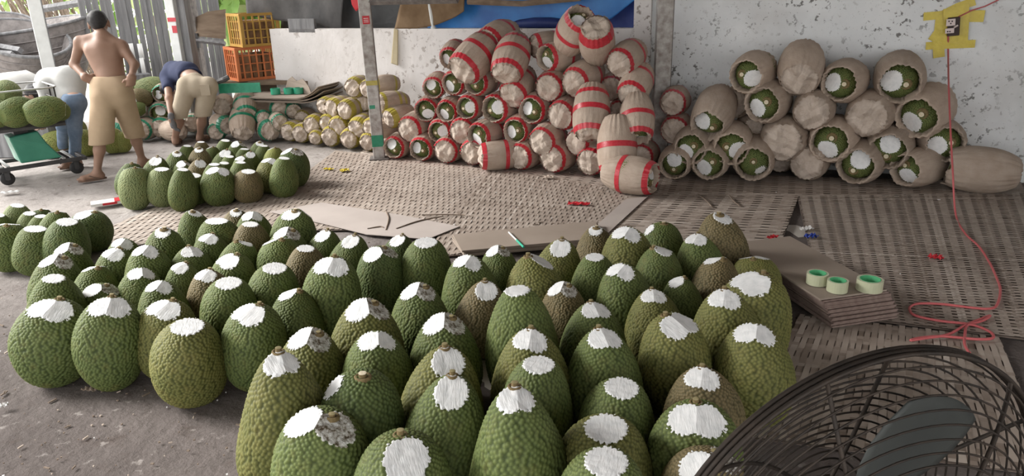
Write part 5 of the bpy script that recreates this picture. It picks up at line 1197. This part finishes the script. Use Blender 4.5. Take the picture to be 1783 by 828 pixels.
# ------------------------------------------------------------------ scraps on the floor
def scrap(px, py, size, m, label, name='plastic_scrap', seed=0, h=.03):
    g = G(px, py); r = np.random.default_rng(seed); n = 9; V = []
    for i in range(n):
        for j in range(n):
            x, y = (i/(n-1)-.5)*size[0], (j/(n-1)-.5)*size[1]; V.append((x, y, .018+h*(.5+.5*math.sin(9*i/n*2+seed)*math.cos(7*j/n+seed*2))*r.uniform(.5, 1)))
    V = np.array(V); V[:, :2] += r.normal(0, size[1]*.05, (n*n, 2))
    o = link(name, mesh(name, V, [(i*n+j, (i+1)*n+j, (i+1)*n+j+1, i*n+j+1) for i in range(n-1) for j in range(n-1)], m, smooth=False), label=label, cat='scrap'); o.location = (g[0], g[1], 0); o.rotation_euler = (0, 0, r.uniform(-.6, .6)); so = o.modifiers.new('s', 'SOLIDIFY'); so.thickness = .003
scrap(1008, 359, (.19, .06), 'red_bit', 'crumpled red tape scrap on the mat before the red-taped pile', seed=1)
scrap(1628, 454, (.085, .05), 'red_bit', 'small red plastic scrap on the pale mat beside the cable', seed=2, h=.04)
scrap(1411, 417, (.09, .05), 'blue_bit', 'small blue plastic scrap behind the cardboard stack', seed=3, h=.04)
scrap(1404, 403, (.09, .05), 'pale_bit', 'clear plastic scrap behind the blue scrap', seed=4)
scrap(600, 300, (.09, .09), 'wall_tape', 'yellow tape scrap on the mat before the yellow-taped pile', seed=5)
scrap(572, 297, (.12, .05), 'wall_tape', 'thin yellow tape scrap beside the other yellow one', seed=6, h=.015)
scrap(955, 313, (.10, .06), 'paper_end', 'torn paper flap on the mat under the red-taped pile', seed=7, h=.04)
scrap(1345, 418, (.09, .04), 'red_bit', 'dull red scrap at the back corner of the cardboard stack', seed=12)
scrap(18, 338, (.16, .08), 'pale_bit', "white plastic scrap at the scale's front wheel", seed=13, h=.02)
scrap(6, 712, (.045, .03), 'pale_bit', 'white chip on the bare floor at the lower left', seed=14, h=.02)
scrap(158, 684, (.07, .03), 'twig', 'dark leaf scrap on the floor before the front jackfruit', seed=15, h=.02)
bx = empty('cardboard_box', 'flattened red and white paper box left of the middle jackfruit group', 'box', tuple(G(188, 357)), .5)
b = MB(); b.box((0, 0, .03), (.27, .14, .024)); b.obj('box_body', 'pale_bit', bx); b = MB(); b.box((.09, 0, .0435), (.06, .142, .004)); b.box((.02, -.072, .03), (.12, .004, .02)); b.obj('red_print', 'red_bit', bx)
for k, (x0, y0, x1, y1, lab) in enumerate(((672, 400, 672, 366, 'twig standing across the pale sheet'), (690, 398, 772, 376, 'long twig on the mat right of the pale sheet'), (640, 398, 668, 396, 'curved twig at the edge of the pale sheet'), (735, 374, 810, 374, 'dark twig on the mat beyond the pale sheet'), (1270, 340, 1288, 358, 'pale stick before the brown paper pile'), (1215, 338, 1240, 360, 'thin straw before the brown paper pile'))):
    a, c_ = G(x0, y0, .022), G(x1, y1, .022); r = random.Random(k); m_ = (a+c_)/2+V3([r.uniform(-.03, .03), r.uniform(-.03, .03), .004])
    b = MB(); b.tube(spline([a, m_, c_], 6), .006, 6); b.obj('twig', 'twig', label=lab, cat='twig', smooth=True)
# fine litter: chips, straw and dust nobody could count
b = MB(); r = np.random.default_rng(5)
for k in range(420):
    if k < 150: x, y = r.uniform(0, 420), r.uniform(500, 828)
    elif k < 300: x, y = r.uniform(560, 1000), r.uniform(300, 410)
    else: x, y = r.uniform(0, 1783), r.uniform(320, 640)
    g = G(x, y, .016 if k >= 150 else .001); s = r.uniform(.003, .009); l = s*r.choice([1, 1, 1.5, 5]); a = r.uniform(0, 3.14)
    b.box(g, (l, s, .005), rotz(a), m=int(r.choice([0, 0, 0, 0, 1, 2])))
b.obj('floor_litter', ['twig', 'pale_bit', 'paper_end'], kind='stuff', label='chips, straw and paper bits scattered on the floor', cat='litter')

# ------------------------------------------------------------------ the bright yard: baskets, sacks, boards, trees
def basket(px, py, zc, R, h, label, tilt):
    p = PZ(px, py, zc); root = empty('bamboo_basket', label, 'basket', tuple(p), .3, 'bamboo baskets in the yard'); root.rotation_euler = tilt
    b = MB(); nz = 14
    b.lathe([(R*.62*.01, 0), (R*.62, 0)]+[(R*(.62+.38*(k/nz)**.7), h*k/nz) for k in range(1, nz+1)]+[(R*.95, h), (R*.60, .03), (.01, .03)], 36); b.obj('basket_wall', 'basket', root, True)
    b = MB(); th = np.linspace(0, 2*math.pi, 40, endpoint=False); b.tube(np.stack([R*np.cos(th), R*np.sin(th), np.full(40, h)], 1), .022, 8, closed=True); b.obj('basket_rim', 'wood_grey', root, True)
    for k in range(4):
        z = h*(.2+.2*k); rr = R*(.62+.38*(z/h)**.7)+.006; b = MB(); b.tube(np.stack([rr*np.cos(th), rr*np.sin(th), np.full(40, z)], 1), .010, 6, closed=True); b.obj('hoop', 'basket', root, True)
basket(100, 132, 10.6, .62, .72, 'big dark bamboo basket behind the shirtless man', (.12, -.1, 0))
basket(42, 140, 10.0, .55, .62, 'bamboo basket tipped toward the scale at the yard edge', (.25, .35, 0))
basket(20, 105, 11.3, .50, .5, 'dark bamboo basket half hidden at the back of the yard', (.5, .3, 0))
for k, (x0, y0, x1, y1, zc, lab) in enumerate(((-20, 78, 36, 88, 9.6, 'grey board sticking out over the tipped basket'), (-20, 92, 22, 95, 9.5, 'second grey board below the first in the yard'), (66, 17, 150, 3, 11.5, 'weathered log slung above the baskets'))):
    b = MB(); a, c_ = PZ(x0, y0, zc), PZ(x1, y1, zc-.2); b.tube([a, (a+c_)/2, c_], .06 if k == 2 else .045, 6 if k == 2 else 4); b.obj('wooden_board', 'wood_grey', label=lab, cat='board')
b = MB(); p = PZ(24, 150, 9.0)
b.lathe([(.02, 0), (.30, .03), (.36, .22), (.30, .42), (.16, .52), (.05, .50), (.01, .5)], 26, 0, (p[0], p[1], p[2]-.35)); V = b.v[0]; V += .02*np.stack([fbm(V, 9, 3), fbm(V, 9, 4), fbm(V, 9, 5)], 1)
b.obj('sack', 'bag', label='pale lumpy sack behind the scale tray', cat='sack', smooth=True)
b = MB(); b.box((p[0], p[1], (p[2]-.35)/2), (.9, .5, p[2]-.35)); b.obj('wooden_box', 'wood_grey', label='grey wooden box under the sack behind the scale', cat='box')
def leafset(c, R, n, size, seed, mats, flat=.75):
    r = np.random.default_rng(seed); b = MB()
    for k in range(n):
        d = r.normal(size=3); d /= np.linalg.norm(d); p = V3(c)+d*V3(R)*r.uniform(.45, 1)**.5; s = size*r.uniform(.6, 1.4)
        a = r.normal(size=3); a /= np.linalg.norm(a); u = np.cross(a, r.normal(size=3)); u /= np.linalg.norm(u)
        b.add([p, p+a*s*.5+u*s*.22+V3([0, 0, .02]), p+a*s-V3([0, 0, s*.25]), p+a*s*.5-u*s*.22+V3([0, 0, .02])], [(0, 1, 2, 3)], int(r.random() < .5))
    return b
def tree(name, px, py, zc, R, n, size, seed, mats, label, cat='tree'):
    c = PZ(px, py, zc); root = empty(name, label, cat, (c[0], c[1], 0), 0, 'trees beyond the yard'); L = V3(root.location)
    leafset(c-L, R, n, size, seed, mats).obj('foliage', mats, root, kind='stuff')
    b = MB(); b.tube([(0, 0, 0), (.1, .05, c[2]*.5), (0, 0, c[2])], [.14, .11, .05], 9); b.obj('trunk', 'wood_brown', root, True)
tree('broadleaf_tree', 20, 5, 17, (2.6, 1.2, 1.3), 260, .34, 1, ['leaf_pale', 'leaf_pale'], 'sunlit pale tree at the left behind the baskets')
tree('broadleaf_tree', 125, 15, 19, (1.9, 1.2, 1.5), 380, .34, 2, ['leaf', 'leaf_pale'], 'yellow-green bush above the shirtless man')
tree('broadleaf_tree', 260, -10, 17, (2.8, 1.2, 2.0), 500, .34, 3, ['leaf_pale', 'leaf'], 'tree glimpsed through the gaps of the plank fence')
tree('banana_plant', 405, -2, 13.2, (1.2, .6, .9), 160, .75, 4, ['leaf', 'leaf_pale'], 'green broad-leaved plant above the yellow crate')
tree('banana_plant', 520, -5, 13.5, (1.5, .5, .8), 60, .6, 5, ['leaf', 'leaf_pale'], 'broad-leaved plant glimpsed over the grey tarpaulin')
# dry sticks leaning in the yard
b = MB(); r = np.random.default_rng(3)
for k in range(70):
    p = PZ(r.uniform(60, 165), 62, 14+r.uniform(-.5, .5)); d = V3([r.uniform(-.9, .1), .1, r.uniform(.5, 1.1)]); b.tube([p-V3([0, 0, .8]), p+d*r.uniform(.6, 1.3)], .016, 5)
b.obj('dry_sticks', 'twig', kind='stuff', label='heap of dry sticks in the yard behind the baskets', cat='sticks')
